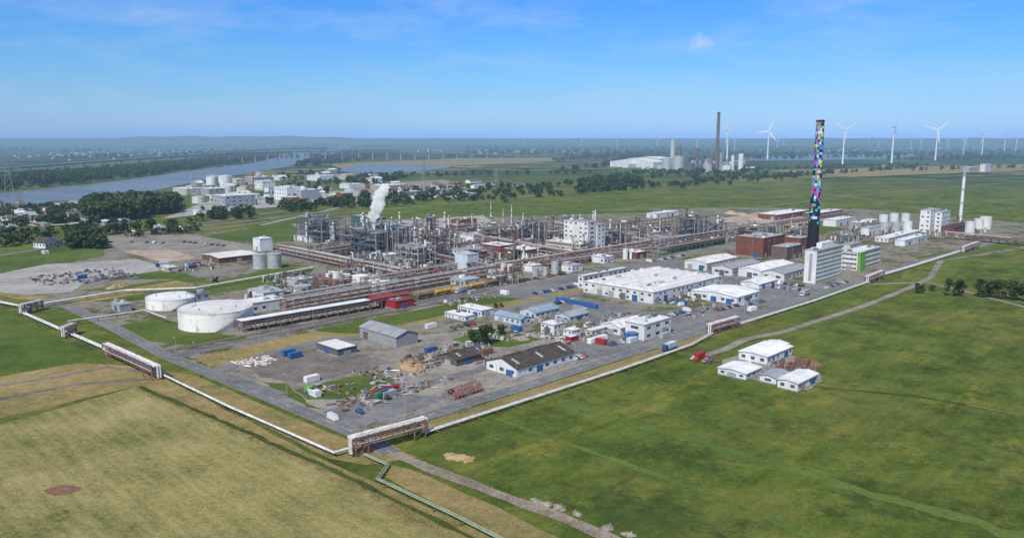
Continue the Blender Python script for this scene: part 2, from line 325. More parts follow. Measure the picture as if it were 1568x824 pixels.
# ---------------------------------------------------------------- buildings
def windows(m,La,Lb,h,win,z0=0):
    fl,sp,st=win; fh=(h-z0)/fl
    for i in range(fl):
        za=z0+fh*(i+.38); zb=z0+min(fh*(i+.74),fh*i+fh*.38+1.6)
        for L,face in ((La,0),(Lb,1),(La,2),(Lb,3)):
            k=max(1,int(L/sp)); w=L/k
            for j in range(k):
                if st!='band' and R()<.2: continue
                if st=='band': a,b=j*w+.12,(j+1)*w-.12
                else: a,b=j*w+w*.3,(j+1)*w-w*.3
                if j==0: a=max(a,.8)
                if j==k-1: b=min(b,L-.8)
                if b<=a: continue
                t=.05
                if face==0: m.box(a,-t,za,b,.1,zb,'glass')
                elif face==1: m.box(-t,a,za,.1,b,zb,'glass')
                elif face==2: m.box(a,Lb-.1,za,b,Lb+t,zb,'glass')
                else: m.box(La-.1,a,za,La+t,b,zb,'glass')
def doors(m,La,Lb,h,mt='dgrey',sp=9,wd=4):
    d=min(h*.7,4.2)
    for L,face in ((La,0),(Lb,1)):
        k=int(L/sp)
        for j in range(k):
            if R()<.45: continue
            a=(j+.5)*L/k-wd/2; b=a+wd; mm=random.choice(['dgrey','grey','blue','grey'])
            if face==0: m.box(a,-.07,.1,b,.1,d,mm)
            else: m.box(-.07,a,.1,.1,b,d,mm)
def shell(m,La,Lb,h,wall,roof,kind,rise=None,units=0):
    m.box(0,0,0,La,Lb,h,wall)
    m.box(-.06,-.06,0,La+.06,Lb+.06,.5,'grey')
    # downpipes
    for j in range(1,int(La/10)): m.box(j*10-.08,-.12,.5,j*10+.08,.02,h-.05,'grey')
    for j in range(1,int(Lb/10)): m.box(-.12,j*10-.08,.5,.02,j*10+.08,h-.05,'grey')
    if kind=='flat':
        m.box(-.25,-.25,h,La+.25,Lb+.25,h+.4,'alu' if wall=='white' else wall)
        m.box(.3,.3,h+.38,La-.3,Lb-.3,h+.46,roof)
        for i in range(units+int(La*Lb/350)):
            w=U(1,min(4,La*.3)); d=U(1,min(4,Lb*.3)); x=U(.5,max(.6,La-w-.5)); y=U(.5,max(.6,Lb-d-.5)); t=U(.5,1.8)
            m.box(x,y,h+.4,x+w,y+d,h+.4+t,random.choice(['alu','grey','white','dgrey']))
            if R()<.5: m.cyl(x+w/2,y+d/2,h+.4+t,h+1.2+t,.4,'silver',n=8)
    else:
        al=kind=='a'; L=La if al else Lb; W=Lb if al else La; r=rise or W*.16
        P=(lambda x,y,z:(x,y,z)) if al else (lambda x,y,z:(y,x,z))
        o=.4
        for e in (0,L): 
            pts=[P(e,0,h),P(e,W,h),P(e,W/2,h+r)]
            m.q(pts,wall); 
        sl=r/(W/2); t=.25
        for sg in (0,1):
            y0=-o if sg==0 else W+o; z0=h-sl*o+.02
            a=[P(-o,y0,z0),P(L+o,y0,z0),P(L+o,W/2,h+r+.02),P(-o,W/2,h+r+.02)]
            up=[(p[0],p[1],p[2]+t) for p in a]
            m.hexa(a+up,roof)
            k=int(L/7)
            for j in range(k):
                x=(j+.5)*L/k
                ya=y0+(W/2-y0)*.3; yb=y0+(W/2-y0)*.75; za=z0+(h+r-z0)*.3+t; zb=z0+(h+r-z0)*.75+t
                if units and j%2==0:
                    b4=[P(x-.6,ya,za),P(x+.6,ya,za),P(x+.6,yb,zb),P(x-.6,yb,zb)]
                    m.hexa(b4+[(p[0],p[1],p[2]+.1) for p in b4],'alu')
            for j in range(1,int(L/1.5)):
                x=j*1.5; b4=[P(x-.04,y0,z0+t),P(x+.04,y0,z0+t),P(x+.04,W/2,h+r+t),P(x-.04,W/2,h+r+t)]
                m.hexa(b4+[(p[0],p[1],p[2]+.07) for p in b4],roof)
        if al: m.box(-o,W/2-.3,h+r+t-.05,L+o,W/2+.3,h+r+t+.15,roof)
        else: m.box(W/2-.3,-o,h+r+t-.05,W/2+.3,L+o,h+r+t+.15,roof)
def bld(name,uL,u0,v0,uR,vt,wall='white',roof='roofw',kind='flat',win=None,units=2,rise=None,dr=True,extra=None):
    (X,Y),La,Lb,h=frame(uL,u0,v0,uR,vt); m=MB()
    shell(m,La,Lb,h,wall,roof,kind,rise,units)
    if win: windows(m,La,Lb,h,win)
    if dr: doors(m,La,Lb,h)
    if extra: extra(m,La,Lb,h)
    return m.obj(name,(X,Y,.1))
bld('warehouse',745,792,580,880,566,'white','roofdark','a',(1,5,'p'),3)
bld('storage_shed',551,607,533,640,517,'grey','roofgrey','b',None,4)
bld('open_shed',485,517,547,547,537,'dgrey','roofw','flat',None,0)
bld('workshop',672,699,563,737,552,'brownroof','roofdark','a',(1,4,'p'),1)
bld('portable_cabin',681,712,493,727,486,'white','roofw','flat',(1,2.5,'p'),1)
bld('site_office',701,737,487,756,477,'white','roofw','flat',(1,2.5,'p'),1)
bld('blue_shed',757,797,500,813,490,'lightblue','roofblue','b',(1,4,'p'),1)
bld('blue_shed',796,820,489,857,480,'lightblue','roofblue','a',(1,4,'p'),1)
bld('blue_shed',850,872,494,902,486,'lightblue','roofgrey','a',(1,4,'p'),1)
bld('office_cabins',828,848,515,864,499,'white','roofw','flat',(2,2.5,'p'),1)
bld('office_cabins',862,876,520,889,508,'white','roofw','flat',(2,2.5,'p'),1)
bld('red_cabin',866,874,526,886,518,'red','roofw','flat',None,0)
bld('portable_cabin',896,906,516,926,508,'white','roofw','flat',(1,2.5,'p'),0)
bld('workshop_hall',920,950,515,988,503,'white','roofw','a',(1,6,'p'),2)
bld('workshop_hall',957,986,523,1027,499,'white','roofw','flat',(2,6,'p'),3)
bld('blue_container_office',955,968,524,978,514,'blue','blue','flat',None,0)
bld('farm_office',1099,1142,583,1166,573,'white','roofw','a',(1,4,'p'),0,.7)
bld('farm_office',1131,1174,560,1213,547,'white','roofw','a',(1,4,'p'),0,.7)
bld('farm_office',1150,1178,549,1207,538,'white','roofw','a',(1,4,'p'),0,.7)
bld('farm_office',1163,1188,590,1208,580,'white','roofgrey','a',(1,4,'p'),0,.7)
bld('farm_office',1190,1221,601,1252,588,'white','roofw','a',(1,4,'p'),0,.7)
def saw(m,La,Lb,h):
    k=7
    for j in range(k):
        y=Lb*(j+.15)/k; m.hexa([(2,y,h+.46),(La-2,y,h+.46),(La-2,y+Lb/k*.6,h+.46),(2,y+Lb/k*.6,h+.46),(2,y+.6,h+1.7),(La-2,y+.6,h+1.7),(La-2,y+Lb/k*.6-.3,h+.9),(2,y+Lb/k*.6-.3,h+.9)],'roofw')
bld('production_hall',893,1000,467,1105,449,'white','roofw','flat',(2,5,'b'),4,extra=saw)
bld('production_hall_annex',885,893,443,960,424,'white','roofw','flat',(2,5,'p'),2)
bld('logistics_hall',1058,1128,468,1162,456,'white','roofw','a',(1,6,'p'),3,1.5)
bld('logistics_hall',1134,1162,444,1190,436,'white','roofw','a',None,2,1.5)
for (a,b,v,c,t) in ((1048,1082,416,1128,404),(1090,1120,424,1165,412),(1130,1165,428,1215,416),(1165,1200,432,1240,420)):
    bld('workshop_hall',a,b,v,c,t,'white','roofw' if R()<.6 else 'roofgrey','a',(1,6,'p'),2,1.8)
def tower(m,La,Lb,h):
    fl=8; fh=h/fl
    for i in range(fl):
        za=fh*(i+.35); m.box(.9,-.06,za,La-.9,.1,za+fh*.42,'glass')
        k=int(La/3)
        for j in range(1,k): m.box(j*La/k-.15,-.12,za-.05,j*La/k+.15,.1,za+fh*.42+.05,'white')
    m.box(-.06,Lb*.35,2,.1,Lb*.62,h-2,'grey'); m.box(La*.3,Lb*.3,h+.4,La*.75,Lb*.75,h+4,'white')
    m.cyl(La*.5,Lb*.5,h+4,h+9,.15,'grey',n=6)
bld('office_tower',1230,1248,436,1287,385,'white','grey','flat',None,3,dr=False,extra=tower)
bld('office_building',1287,1312,416,1347,388,'white','roofw','flat',(4,3,'band'),3)
bld('office_building',1286,1300,405,1318,376,'white','grey','flat',(5,3,'p'),2)
bld('green_panel_building',1313,1316,417,1324,388,'lime','roofw','flat',None,0,dr=False)
bld('boiler_house',1126,1168,396,1200,366,'brick','grey','flat',(2,5,'p'),9)
bld('boiler_house_annex',1180,1204,400,1228,380,'brownroof','grey','flat',None,3)
bld('laboratory_building',863,900,388,912,341,'white','grey','flat',(7,5.5,'p'),4)
bld('laboratory_building',902,914,386,926,345,'white','grey','flat',(7,5,'p'),3)
bld('laboratory_annex',836,888,392,902,375,'cream','roofw','flat',(3,4,'band'),5)
bld('process_building',697,716,418,733,391,'lightblue','alu','flat',None,3)
bld('green_building',538,577,357,591,335,'green','grey','flat',(4,60,'band'),4)
bld('low_hall',310,336,405,396,396,'brick','roofw','a',(1,5,'p'),0,1)
bld('white_building',388,399,386,418,367,'white','roofw','flat',None,2)
bld('tank_farm_building',367,385,482,437,466,'white','roofw','flat',(1,5,'p'),3)
bld('tank_farm_building',380,405,462,437,450,'white','alu','flat',None,4)
bld('pump_house',171,184,479,202,468,'grey','grey','flat',None,2)
bld('pump_house',286,300,470,322,452,'grey','roofdark','flat',(2,3,'p'),3)
bld('gatehouse',246,258,418,273,411,'cream','roofw','flat',(1,3,'p'),1)
bld('red_store',566,606,475,634,463,'red','brick','flat',None,1)
blds=[(640,672,400,690,386,'brick','grey'),(690,710,398,740,384,'white','alu'),(735,765,392,790,378,'brick','roofw'),(700,725,375,760,362,'white','alu'),
(770,800,398,842,385,'brick','roofw'),(600,622,372,640,358,'white','alu'),(680,700,358,735,348,'brick','brownroof'),(690,705,345,730,338,'brick','brick'),(930,950,378,975,362,'white','grey'),
(975,995,370,1015,358,'white','alu'),(1000,1030,372,1075,362,'grey','brownroof'),(1010,1030,388,1110,378,'green','brownroof'),(1200,1225,385,1240,366,'brick','grey'),(990,1005,335,1040,328,'white','roofw'),
(1160,1190,338,1240,330,'brick','roofw'),(1260,1280,348,1310,338,'white','roofw'),(1318,1330,362,1350,350,'white','grey'),(1340,1360,372,1410,366,'white','roofw'),(1230,1250,335,1290,328,'brownroof','roofw'),
(455,475,372,500,364,'white','roofgrey'),(560,590,400,612,392,'white','roofw'),(690,712,440,735,430,'alu','alu'),(745,760,428,772,416,'white','alu'),(800,815,418,830,408,'white','roofw'),
(860,876,418,892,408,'white','roofgrey'),(905,925,405,940,395,'white','roofw'),(960,975,398,990,388,'brick','roofw'),(670,680,422,700,410,'white','roofgrey'),(440,455,440,480,430,'alu','alu')]
for a,b,v,c,t,w,r in blds: bld('plant_building',a,b,v,c,t,w,r,'flat',(max(1,int((v-t)/6)),4,'p') if R()<.6 else None,3)
bld('silo_building',1407,1423,357,1437,323,'white','grey','flat',(5,5,'p'),2)
bld('silo_building',1430,1440,356,1453,326,'white','grey','flat',(5,5,'p'),2)
bld('plant_building',1440,1460,362,1482,350,'brick','roofdark','a',None,0)
bld('plant_building',1370,1385,378,1420,369,'white','roofw','flat',(1,4,'p'),2)
bld('plant_building',1300,1318,352,1345,342,'grey','roofw','flat',None,2)
for (a,b,v,c,t,w) in ((1350,1354,260,1359,254,'grey'),(1474,1484,263,1496,257,'grey'),(1500,1508,264,1517,252,'white')): bld('farm_building',a,b,v,c,t,w,'roofw','flat',None,0,dr=False)
# far harbour district
for (a,b,v,c,t) in ((420,440,308,462,288),(440,462,308,490,292),(375,390,288,415,272),(465,480,306,493,297),(325,345,318,392,301),(300,320,300,345,290),(560,585,292,625,285),(590,615,303,648,295),(520,535,290,560,283),(265,285,300,310,290),(470,490,278,520,270),(520,530,276,545,268),
 (560,575,282,585,274),(700,712,303,730,297),(660,672,298,690,291),(75,90,322,120,314),(20,30,330,50,322),(100,112,332,128,325),(150,160,346,200,340),(390,402,292,422,278),(350,362,288,376,275),(316,326,286,340,270)):
    bld('harbour_building',a,b,v,c,t,random.choice(['white','white','cream','grey']),'roofw','flat',(3,8,'p') if R()<.5 else None,3,dr=False)
random.seed(31)
for poly,k,hh in (([(290,285),(400,268),(560,268),(640,285),(480,316),(300,325)],38,(2.5,9)),([(520,292),(640,276),(820,288),(720,308),(600,306)],20,(2,5)),([(0,320),(120,310),(230,330),(120,348),(0,352)],18,(2,6)),([(940,256),(1140,250),(1150,264),(1000,266)],16,(3,9)),([(60,392),(200,372),(300,352),(240,350),(100,372)],5,(2,4))):
    n_=0
    while n_<k:
        u,v=U(0,1160),U(245,395)
        if not inpoly((u,v),poly): continue
        n_+=1; w=U(6,20); bld('industrial_building',u-U(4,10),u,v,u+w,v-U(*hh),random.choice(['white','cream','grey','white','brick']),random.choice(['roofw','roofw','roofgrey','brownroof']),random.choice(['flat','a']),None,1,None,False)
bld('storage_hall',934,1000,258,1022,249,'white','roofw','a',None,0,11,dr=False)
bld('storage_hall',962,1010,250,1034,244,'cream','roofw','a',None,0,8,dr=False)
# ---------------------------------------------------------------- tanks & columns
def tank(name,u,v,wpx,vt,mt='white',stair=False,dome=.12,band=None):
    X,Y=G(u,v); r=wpx*MPP(X,Y)/2; h=HZ(Y,vt); Y+=r; n=64 if r>8 else 20
    m=MB(); m.cyl(0,0,0,h,r,mt,n=n); m.tube((0,0,h+.02),(0,0,h+r*dome),r-.1,mt if mt!='tankwhite' else 'roofw',.1,n,False)
    for i in range(1,4): m.cyl(0,0,h*i/4,h*i/4+.12,r+.06,mt,n=n)
    m.cyl(0,0,h-.25,h+.0,r+.15,mt,n=n); m.cyl(0,0,0,.3,r+.6,'kerb',n=n)
    if r>8:
        k=36
        for i in range(k):
            t=2*math.pi*i/k; t2=2*math.pi*(i+1)/k
            p=(math.cos(t)*r,math.sin(t)*r); q_=(math.cos(t2)*r,math.sin(t2)*r)
            m.tube((p[0],p[1],h),(p[0],p[1],h+1.1),.05,'grey',n=4); m.tube((p[0],p[1],h+1.1),(q_[0],q_[1],h+1.1),.05,'grey',n=4)
    if stair:
        k=26
        for i in range(k):
            t=-1.25+.95*i/k; z=h*i/k; rr=r+.6
            x,y=math.cos(t)*rr,math.sin(t)*rr; m.tube((x,y,z),(x,y,z+.3),.5,'grey',n=6)
            t2=-1.25+.95*(i+1)/k; m.tube((math.cos(t)*(rr+.5),math.sin(t)*(rr+.5),z+1.2),(math.cos(t2)*(rr+.5),math.sin(t2)*(rr+.5),h*(i+1)/k+1.2),.09,'grey',n=4)
        for i in range(5): a=U(0,6.28); m.cyl(math.cos(a)*r*.6,math.sin(a)*r*.6,h,h+r*dome*.5+.8,.4,'grey',n=8)
    return m.obj(name,(X,Y,.1),0)
tank('storage_tank',311,510,113,482,'tankwhite',True,.05)
tank('storage_tank',248,477,77,461,'tankwhite',True,.05)
for u,v,w,t,mt in ((395,413,20,391,'alu'),(417,412,22,390,'alu'),(458,452,30,440,'grey'),(503,438,9,420,'white'),(514,440,10,418,'white'),(525,438,9,420,'white'),(550,442,26,424,'white'),(571,446,20,430,'white'),(589,447,18,432,'white'),(606,444,14,430,'alu'),
 (771,428,9,405,'white'),(781,428,9,406,'white'),(640,440,12,428,'alu'),(820,425,10,412,'alu'),(835,422,9,410,'alu'),(850,420,12,402,'alu'),(868,415,14,402,'grey'),(958,398,8,382,'white'),(968,397,8,382,'white'),(980,396,7,384,'white'),(918,402,10,390,'white'),
 (1355,348,13,330,'white'),(1371,347,13,328,'white'),(1389,347,13,328,'white'),(1357,358,14,342,'alu'),(1374,357,14,341,'alu'),(1392,356,14,340,'white'),(1488,363,14,341,'white'),(1502,352,14,336,'white'),(1513,352,16,333,'white'),
 (1210,368,10,352,'alu'),(1290,372,10,356,'silver'),(1300,371,10,356,'silver'),(1120,398,10,388,'rust'),(1060,360,10,345,'alu'),(300,330,12,322,'white')): tank('storage_tank',u,v,w,t,mt)
for u,v,w,t in ((322,290,17,272),(342,288,20,270),(330,312,25,300),(360,308,25,296),(385,308,20,298),(345,297,18,285),(402,283,14,270),(430,300,12,286),(475,303,12,290),(290,296,12,285),(410,300,14,288),(300,312,18,302),(372,296,14,286)): tank('harbour_tank',u,v,w,t,random.choice(['white','cream','white']))
for u,v,w,t,mt in ((1022,262,14,243,'alu'),(1040,262,18,240,'alu'),(1052,260,16,241,'dgrey'),(1030,252,7,214,'cream'),(1040,256,6,224,'steel2'),(1068,262,5,228,'steel2'),(1076,262,6,240,'steel'),(1104,262,7,234,'silver'),(1122,262,5,238,'white'),(1135,260,8,236,'white'),(1058,264,10,250,'steel'),(1085,264,14,252,'alu'),(1115,264,16,254,'white'),(1090,262,4,236,'steel2')): tank('distant_silo',u,v,w,t,mt)
def column(name,u,v,wpx,vt,mt='silver'):
    X,Y=G(u,v); r=max(.3,wpx*MPP(X,Y)/2); h=HZ(Y,vt); m=MB()
    m.cyl(0,0,0,h*.5,r,mt,n=14); m.cyl(0,0,h*.5,h,r*.85,mt,n=14); m.cyl(0,0,h,h+r,r*.85,mt,r*.2,14)
    k=max(2,int(h/6))
    for i in range(1,k+1):
        z=h*i/k-.5; m.cyl(0,0,z,z+.15,r+.9,'steel2',n=12)
        for j in range(8):
            t=j*.785; m.tube((math.cos(t)*(r+.85),math.sin(t)*(r+.85),z),(math.cos(t)*(r+.85),math.sin(t)*(r+.85),z+1.1),.05,'yellow',n=4)
    m.tube((r+.4,0,0),(r+.4,0,h),.2,'alu',n=6); m.tube((r+.4,0,h),(0,0,h+1.2),.2,'alu',n=6)
    return m.obj(name,(X,Y,.1))
for u,v,w,t in ((645,400,4,352),(652,398,3,346),(662,402,3,358),(636,395,5,350),(600,392,3,345),(585,388,3,342),(700,395,2.5,350),(793,372,4,340),(806,372,3,336),(836,372,3,334),(888,350,3,330),(908,345,3,325),(934,365,4,338),(944,366,3,342),(958,370,3,346),(1050,368,3,318),(1058,366,4,326),(1098,362,4,332),(1106,360,3,335),(1080,362,3,330),(470,372,3,342),(497,370,3,340),(540,385,3,350),(560,388,4,352),(1190,365,3,345),(1210,362,2.5,335),(765,378,3,346),(690,382,3,355),
 (1097,260,2,240),(1062,262,2,236),(1112,262,2,244),(412,300,2.5,280),(455,300,2,280)):
    column('distillation_column',u,v,w,t,random.choice(['silver','alu','white','steel2']))
# ---------------------------------------------------------------- process units
def unit(name,uL,u0,v0,uR,vt,col='steel',ves=8):
    (X,Y),La,Lb,h=frame(uL,u0,v0,uR,vt); m=MB()
    nx=max(1,min(7,round(La/7))); ny=max(1,min(7,round(Lb/7))); nf=max(1,round(h/5)); fh=h/nf
    xs=[La*i/nx for i in range(nx+1)]; ys=[Lb*i/ny for i in range(ny+1)]
    for i in range(nx+1):
        for j in range(ny+1):
            m.box(xs[i]-.2,ys[j]-.2,0,xs[i]+.2,ys[j]+.2,h,col)
    for k in range(1,nf+1):
        z=k*fh
        for x in xs: m.box(x-.15,0,z-.45,x+.15,Lb,z-.05,col)
        for y in ys: m.box(0,y-.15,z-.47,La,y+.15,z-.07,col)
        for i in range(nx):
            for j in range(ny):
                if R()<.62: m.box(xs[i]+.16,ys[j]+.16,z-.04,xs[i+1]-.16,ys[j+1]-.16,z+.02,random.choice([col,'grey','dgrey']))
        for (p,q_) in (((0,0),(La,0)),((0,0),(0,Lb))):
            m.tube((p[0],p[1],z+1.1),(q_[0],q_[1],z+1.1),.07,random.choice(['yellow',col,col]),n=4)
            m.tube((p[0],p[1],z+.55),(q_[0],q_[1],z+.55),.05,col,n=4)
    for i in range(nx):
        for k in range(nf):
            if R()<.35:
                m.tube((xs[i],0,k*fh),(xs[i+1],0,(k+1)*fh),.13,col,n=4)
    for j in range(ny):
        for k in range(nf):
            if R()<.35: m.tube((0,ys[j],k*fh),(0,ys[j+1],(k+1)*fh),.13,col,n=4)
    for i in range(ves*2):
        x=U(1,max(1.1,La-1)); y=U(1,max(1.1,Lb-1)); z=fh*random.randint(0,nf); r=U(.5,1.5); mt=random.choice(['silver','alu','white','silver','steel2','rust','alu','steel'])
        if R()<.55: m.cyl(x,y,z,z+U(2.5,5),r,mt,n=10)
        else: m.tube((x,y,z+r+.6),(x+U(-4,4),y+U(2,4),z+r+.6),r*.8,mt,n=10)
    for i in range(ves*4):
        z=U(1,h); r=U(.1,.28); mt=random.choice(['alu','silver','white','pink','steel2','alu'])
        if R()<.4:
            x=U(0,La); m.tube((x,-.4,z),(x,Lb+.4,z),r,mt,n=5)
        elif R()<.6:
            y=U(0,Lb); m.tube((-.4,y,z),(La+.4,y,z),r,mt,n=5)
        else:
            x=U(0,La); m.tube((x,-.45,0),(x,-.45,h+U(-3,2)),r,mt,n=5)
    return m.obj(name,(X,Y,.1))
for a in ((455,492,374,530,338,'steel',14),(520,575,398,610,358,'steel',22),(560,615,392,645,350,'steel',18),(605,640,410,668,380,'alu',12),(640,668,405,690,362,'steel2',10),(670,690,395,712,368,'steel2',8),(730,760,375,790,350,'steel2',10),(792,815,376,838,342,'steel',12),
 (925,945,382,965,345,'steel2',10),(960,978,375,995,352,'steel2',10),(1035,1060,372,1085,336,'steel',14),(1080,1096,366,1112,345,'steel',8),(1125,1165,362,1200,350,'steel2',12),(775,800,388,830,372,'pink',8),(700,740,400,770,385,'pink',8),(850,870,402,900,388,'pink',8),
 (620,650,432,690,418,'pink',8),(520,540,420,575,408,'pink',8),(480,520,446,560,432,'pink',10),(740,765,438,800,424,'steel2',6),(490,510,392,530,376,'steel2',8),(1200,1215,372,1240,352,'steel2',8),(1280,1295,384,1312,364,'steel',8),(990,1005,362,1030,350,'steel2',6),
 (1320,1335,358,1350,344,'steel2',6),(1450,1465,352,1480,340,'pink',6),(880,892,372,905,352,'alu',6),(735,752,362,775,350,'alu',6),(655,675,372,700,356,'steel',10)):
    unit('process_unit',*a)
random.seed(77)
RP=[(470,385),(560,350),(860,345),(1010,355),(1000,385),(760,422),(620,428)]
k=0
while k<42:
    u,v=U(470,1010),U(345,428)
    if not inpoly((u,v),RP): continue
    k+=1; h=U(8,26)*(1 if v<400 else .6); w=U(7,16)
    unit('process_unit',u-w*.8,u,v,u+w,v-h,random.choice(['steel','steel','steel2','steel2','steel2','dgrey']),6)
k=0
while k<44:
    u,v=U(470,1110),U(345,420)
    if not inpoly((u,v),RP+[(1110,350)]): continue
    k+=1; column('distillation_column',u,v,U(1.5,4.5),v-U(14,40)*(1 if v<395 else .6),random.choice(['silver','alu','white','steel2','cream']))
# pipe racks along ground line
def rack(name,p,q_,w=6,h=6,lv=2,col='pink',pipes=10,roof=None,z0=0):
    A=Vector(G(*p)); B=Vector(G(*q_)); L=(B-A).length; rot=math.atan2(B.y-A.y,B.x-A.x); m=MB(); k=max(1,int(L/7))
    for i in range(k+1):
        x=L*i/k
        for y in (0,w): m.box(x-.18,y-.18,0,x+.18,y+.18,h,col)
        for j in range(lv):
            z=h-.3-j*(h*.35); m.box(x-.16,-.5,z-.2,x+.16,w+.5,z+.15,col)
        if R()<.3 and i<k: m.tube((x,0,0),(x+L/k,0,h),.12,col,n=4)
    for y in (0,w): m.box(0,y-.14,h-.75,L,y+.14,h-.52,col)
    for j in range(lv):
        z=h-.3-j*(h*.35)+.15
        for i in range(pipes):
            r=random.choice([.1,.15,.2,.3,.38]); y=U(-.2,w+.2)
            a=0 if R()<.6 else U(0,L*.4); b=L if R()<.6 else U(L*.6,L)
            m.tube((a,y,z+r),(b,y,z+r),r,random.choice(['alu','silver','pink','pipew','steel2','pipew','rust','steel2','grey']),n=6)
    if roof:
        m.box(-.5,-.6,h+1.2,L+.5,w+.6,h+1.45,roof)
        for i in range(k+1):
            for y in (0,w): m.box(L*i/k-.1,y-.1,h,L*i/k+.1,y+.1,h+1.2,col)
    return m.obj(name,(A.x,A.y,.1),rot)
rack('loading_canopy',(372,510),(566,476),5,5,2,'pink',6,'roofw'); rack('loading_canopy',(568,475.6),(632,464),5,5,2,'pink',6,'red')
rack('pipe_rack',(440,481),(760,423),7,8,3); rack('pipe_rack',(760,423),(1000,383),7,8,3)
rack('pipe_rack',(420,472),(640,432),5,6,2); rack('pipe_rack',(620,428),(430,388),6,8,3); rack('pipe_rack',(480,400),(760,356),6,9,3)
rack('pipe_rack',(1000,383),(1130,361),6,8,3); rack('pipe_rack',(760,423),(560,380),5,8,2); rack('pipe_rack',(880,402),(700,367),6,9,3); rack('pipe_rack',(1000,383),(850,352),6,9,3)
rack('pipe_rack',(1568,377),(1450,365),6,7,2,z0=0); rack('pipe_rack',(1640,382),(1480,368),4,5,2); rack('pipe_rack',(1130,361),(1300,335),6,8,2); rack('pipe_rack',(700,390),(1030,345),6,9,2,'steel2')
rack('pipe_rack',(1010,392),(1110,374),5,6,2,'green'); rack('pipe_rack',(560,448),(700,422),5,9,2); rack('pipe_rack',(840,412),(1000,388),4,5,2)
# perimeter pipeline
def pipeline(name,pts,r=.6,z=1.6,mt='pipew',off=(0,),sup='pink'):
    m=MB(); W=[Vector(G(*p)) for p in pts]
    for a,b in zip(W[:-1],W[1:]):
        d=(b-a).normalized(); nn=Vector((-d.y,d.x))
        for o in off:
            A=a+nn*o-d*r*.5; B=b+nn*o+d*r*.5; m.tube((A.x,A.y,z),(B.x,B.y,z),r,mt,n=10)
            k=int((b-a).length/6)
            for i in range(1,k):
                c=A.lerp(B,i/k); m.tube((c.x,c.y,z),(c.x+d.x*.12,c.y+d.y*.12,z),r+.05,'grey',n=10)
        k=int((b-a).length/9)
        for i in range(1,k+1):
            c=a.lerp(b,(i-.5)/k); w=max(off)+.9
            m.tube((c.x-nn.x*w,c.y-nn.y*w,z-r-.15),(c.x+nn.x*w,c.y+nn.y*w,z-r-.15),.14,sup,n=4)
            for sg in (-1,1): m.tube((c.x+nn.x*w*.7*sg,c.y+nn.y*w*.7*sg,0),(c.x+nn.x*w*.7*sg,c.y+nn.y*w*.7*sg,z-r),.12,sup,n=4)
    return m.obj(name,(0,0,0),0)
pipeline('pipeline',[(-60,455),(42,475),(36,484),(106,515),(170,543),(248,578)],.42,1.6,off=(0,1.2))
pipeline('pipeline',[(248,578),(350,628),(512,700),(546,690)],.46,1.6)
pipeline('pipeline',[(652,668),(800,620),(950,571),(1060,532),(1092,514)],.32,1.4,off=(0,1.1))
pipeline('pipeline',[(1130,501),(1250,463),(1332,434)],.38,1.4,off=(0,1.3)); pipeline('pipeline',[(1352,424),(1400,410),(1482,384)],.42,1.4,off=(0,1.3,2.6))
pipeline('pipeline',[(556,700),(592,716),(576,738),(690,792),(780,838)],.26,1.0,'pipegreen',(0,.8))
pipeline('pipeline',[(70,470),(190,450),(300,446),(480,414)],.45,2.2,off=(0,1.4)); pipeline('pipeline',[(105,500),(222,483),(255,495)],.35,3,off=(0,))
def pbridge(p,q_,w=4,h=5.5,k=6):
    A=Vector(G(*p)); B=Vector(G(*q_)); L=(B-A).length; rot=math.atan2(B.y-A.y,B.x-A.x); m=MB()
    for i in range(k+1):
        x=L*i/k; leg=i in (0,1,k-1,k)
        for y in (0,w):
            m.box(x-.18,y-.18,0 if leg else h-2,x+.18,y+.18,h+1.0,'pink')
        if leg:
            m.box(x-.12,0,h*.35,x+.12,w,h*.35+.25,'pink'); m.tube((x,0,h*.35),(x,w,h-2),.1,'pink',n=4)
        for z in (h-2,h): m.box(x-.12,0,z-.15,x+.12,w,z+.1,'pink')
        if i<k:
            for y in (0,w):
                m.tube((x,y,h-2),(x+L/k,y,h),.1,'pink',n=4); m.tube((x,y,h),(x+L/k,y,h-2),.1,'pink',n=4)
    for i in (0,k-1):
        for y in (0,w): m.tube((L*i/k,y,0),(L*(i+1)/k,y,h-2),.1,'pink',n=4)
    for y in (0,w):
        for z in (h-2,h): m.box(0,y-.1,z-.1,L,y+.1,z+.1,'pink')
        for z in (h+1.1,h+1.6): m.tube((0,y,z),(L,y,z),.05,'pink',n=4)
        m.tube((0,y,h-1.5),(L,y,h-1.5),.22,'alu',n=6)
    for y in (.9,2.0,3.1): m.tube((-1.2,y,h+.6),(L+1.2,y,h+.6),.45,'pipew',n=10)
    for e in (-1.2,L+1.2):
        for y in (.9,2.0): m.tube((e,y,h+.7),(e,y,1),.42,'pipew',n=10)
    m.obj('pipe_bridge',(A.x,A.y,.1),rot)
pbridge((546,700),(652,670)); pbridge((248,580),(172,545)); pbridge((1092,514),(1132,502),4,5,4); pbridge((1332,436),(1354,427),4,5,3); pbridge((38,482),(66,475),4,5,3); pbridge((104,518),(118,512),4,5,2); pbridge((1478,388),(1500,380),4,5,3)
# perimeter fence
def fence(pts):
    m=MB(); W=dens([Vector(G(*p)) for p in pts],3)
    for a,b in zip(W[:-1],W[1:]):
        m.tube((a.x,a.y,0),(a.x,a.y,2.2),.05,'grey',n=4)
        for z in (.3,1.2,2.1): m.tube((a.x,a.y,z),(b.x,b.y,z),.02,'grey',n=3,cap=False)
    m.obj('perimeter_fence',(0,0,0),0)
fence([(540,668),(400,612),(290,566)]); fence([(660,648),(800,604),(950,558),(1085,514)]); fence([(1140,496),(1300,442)])
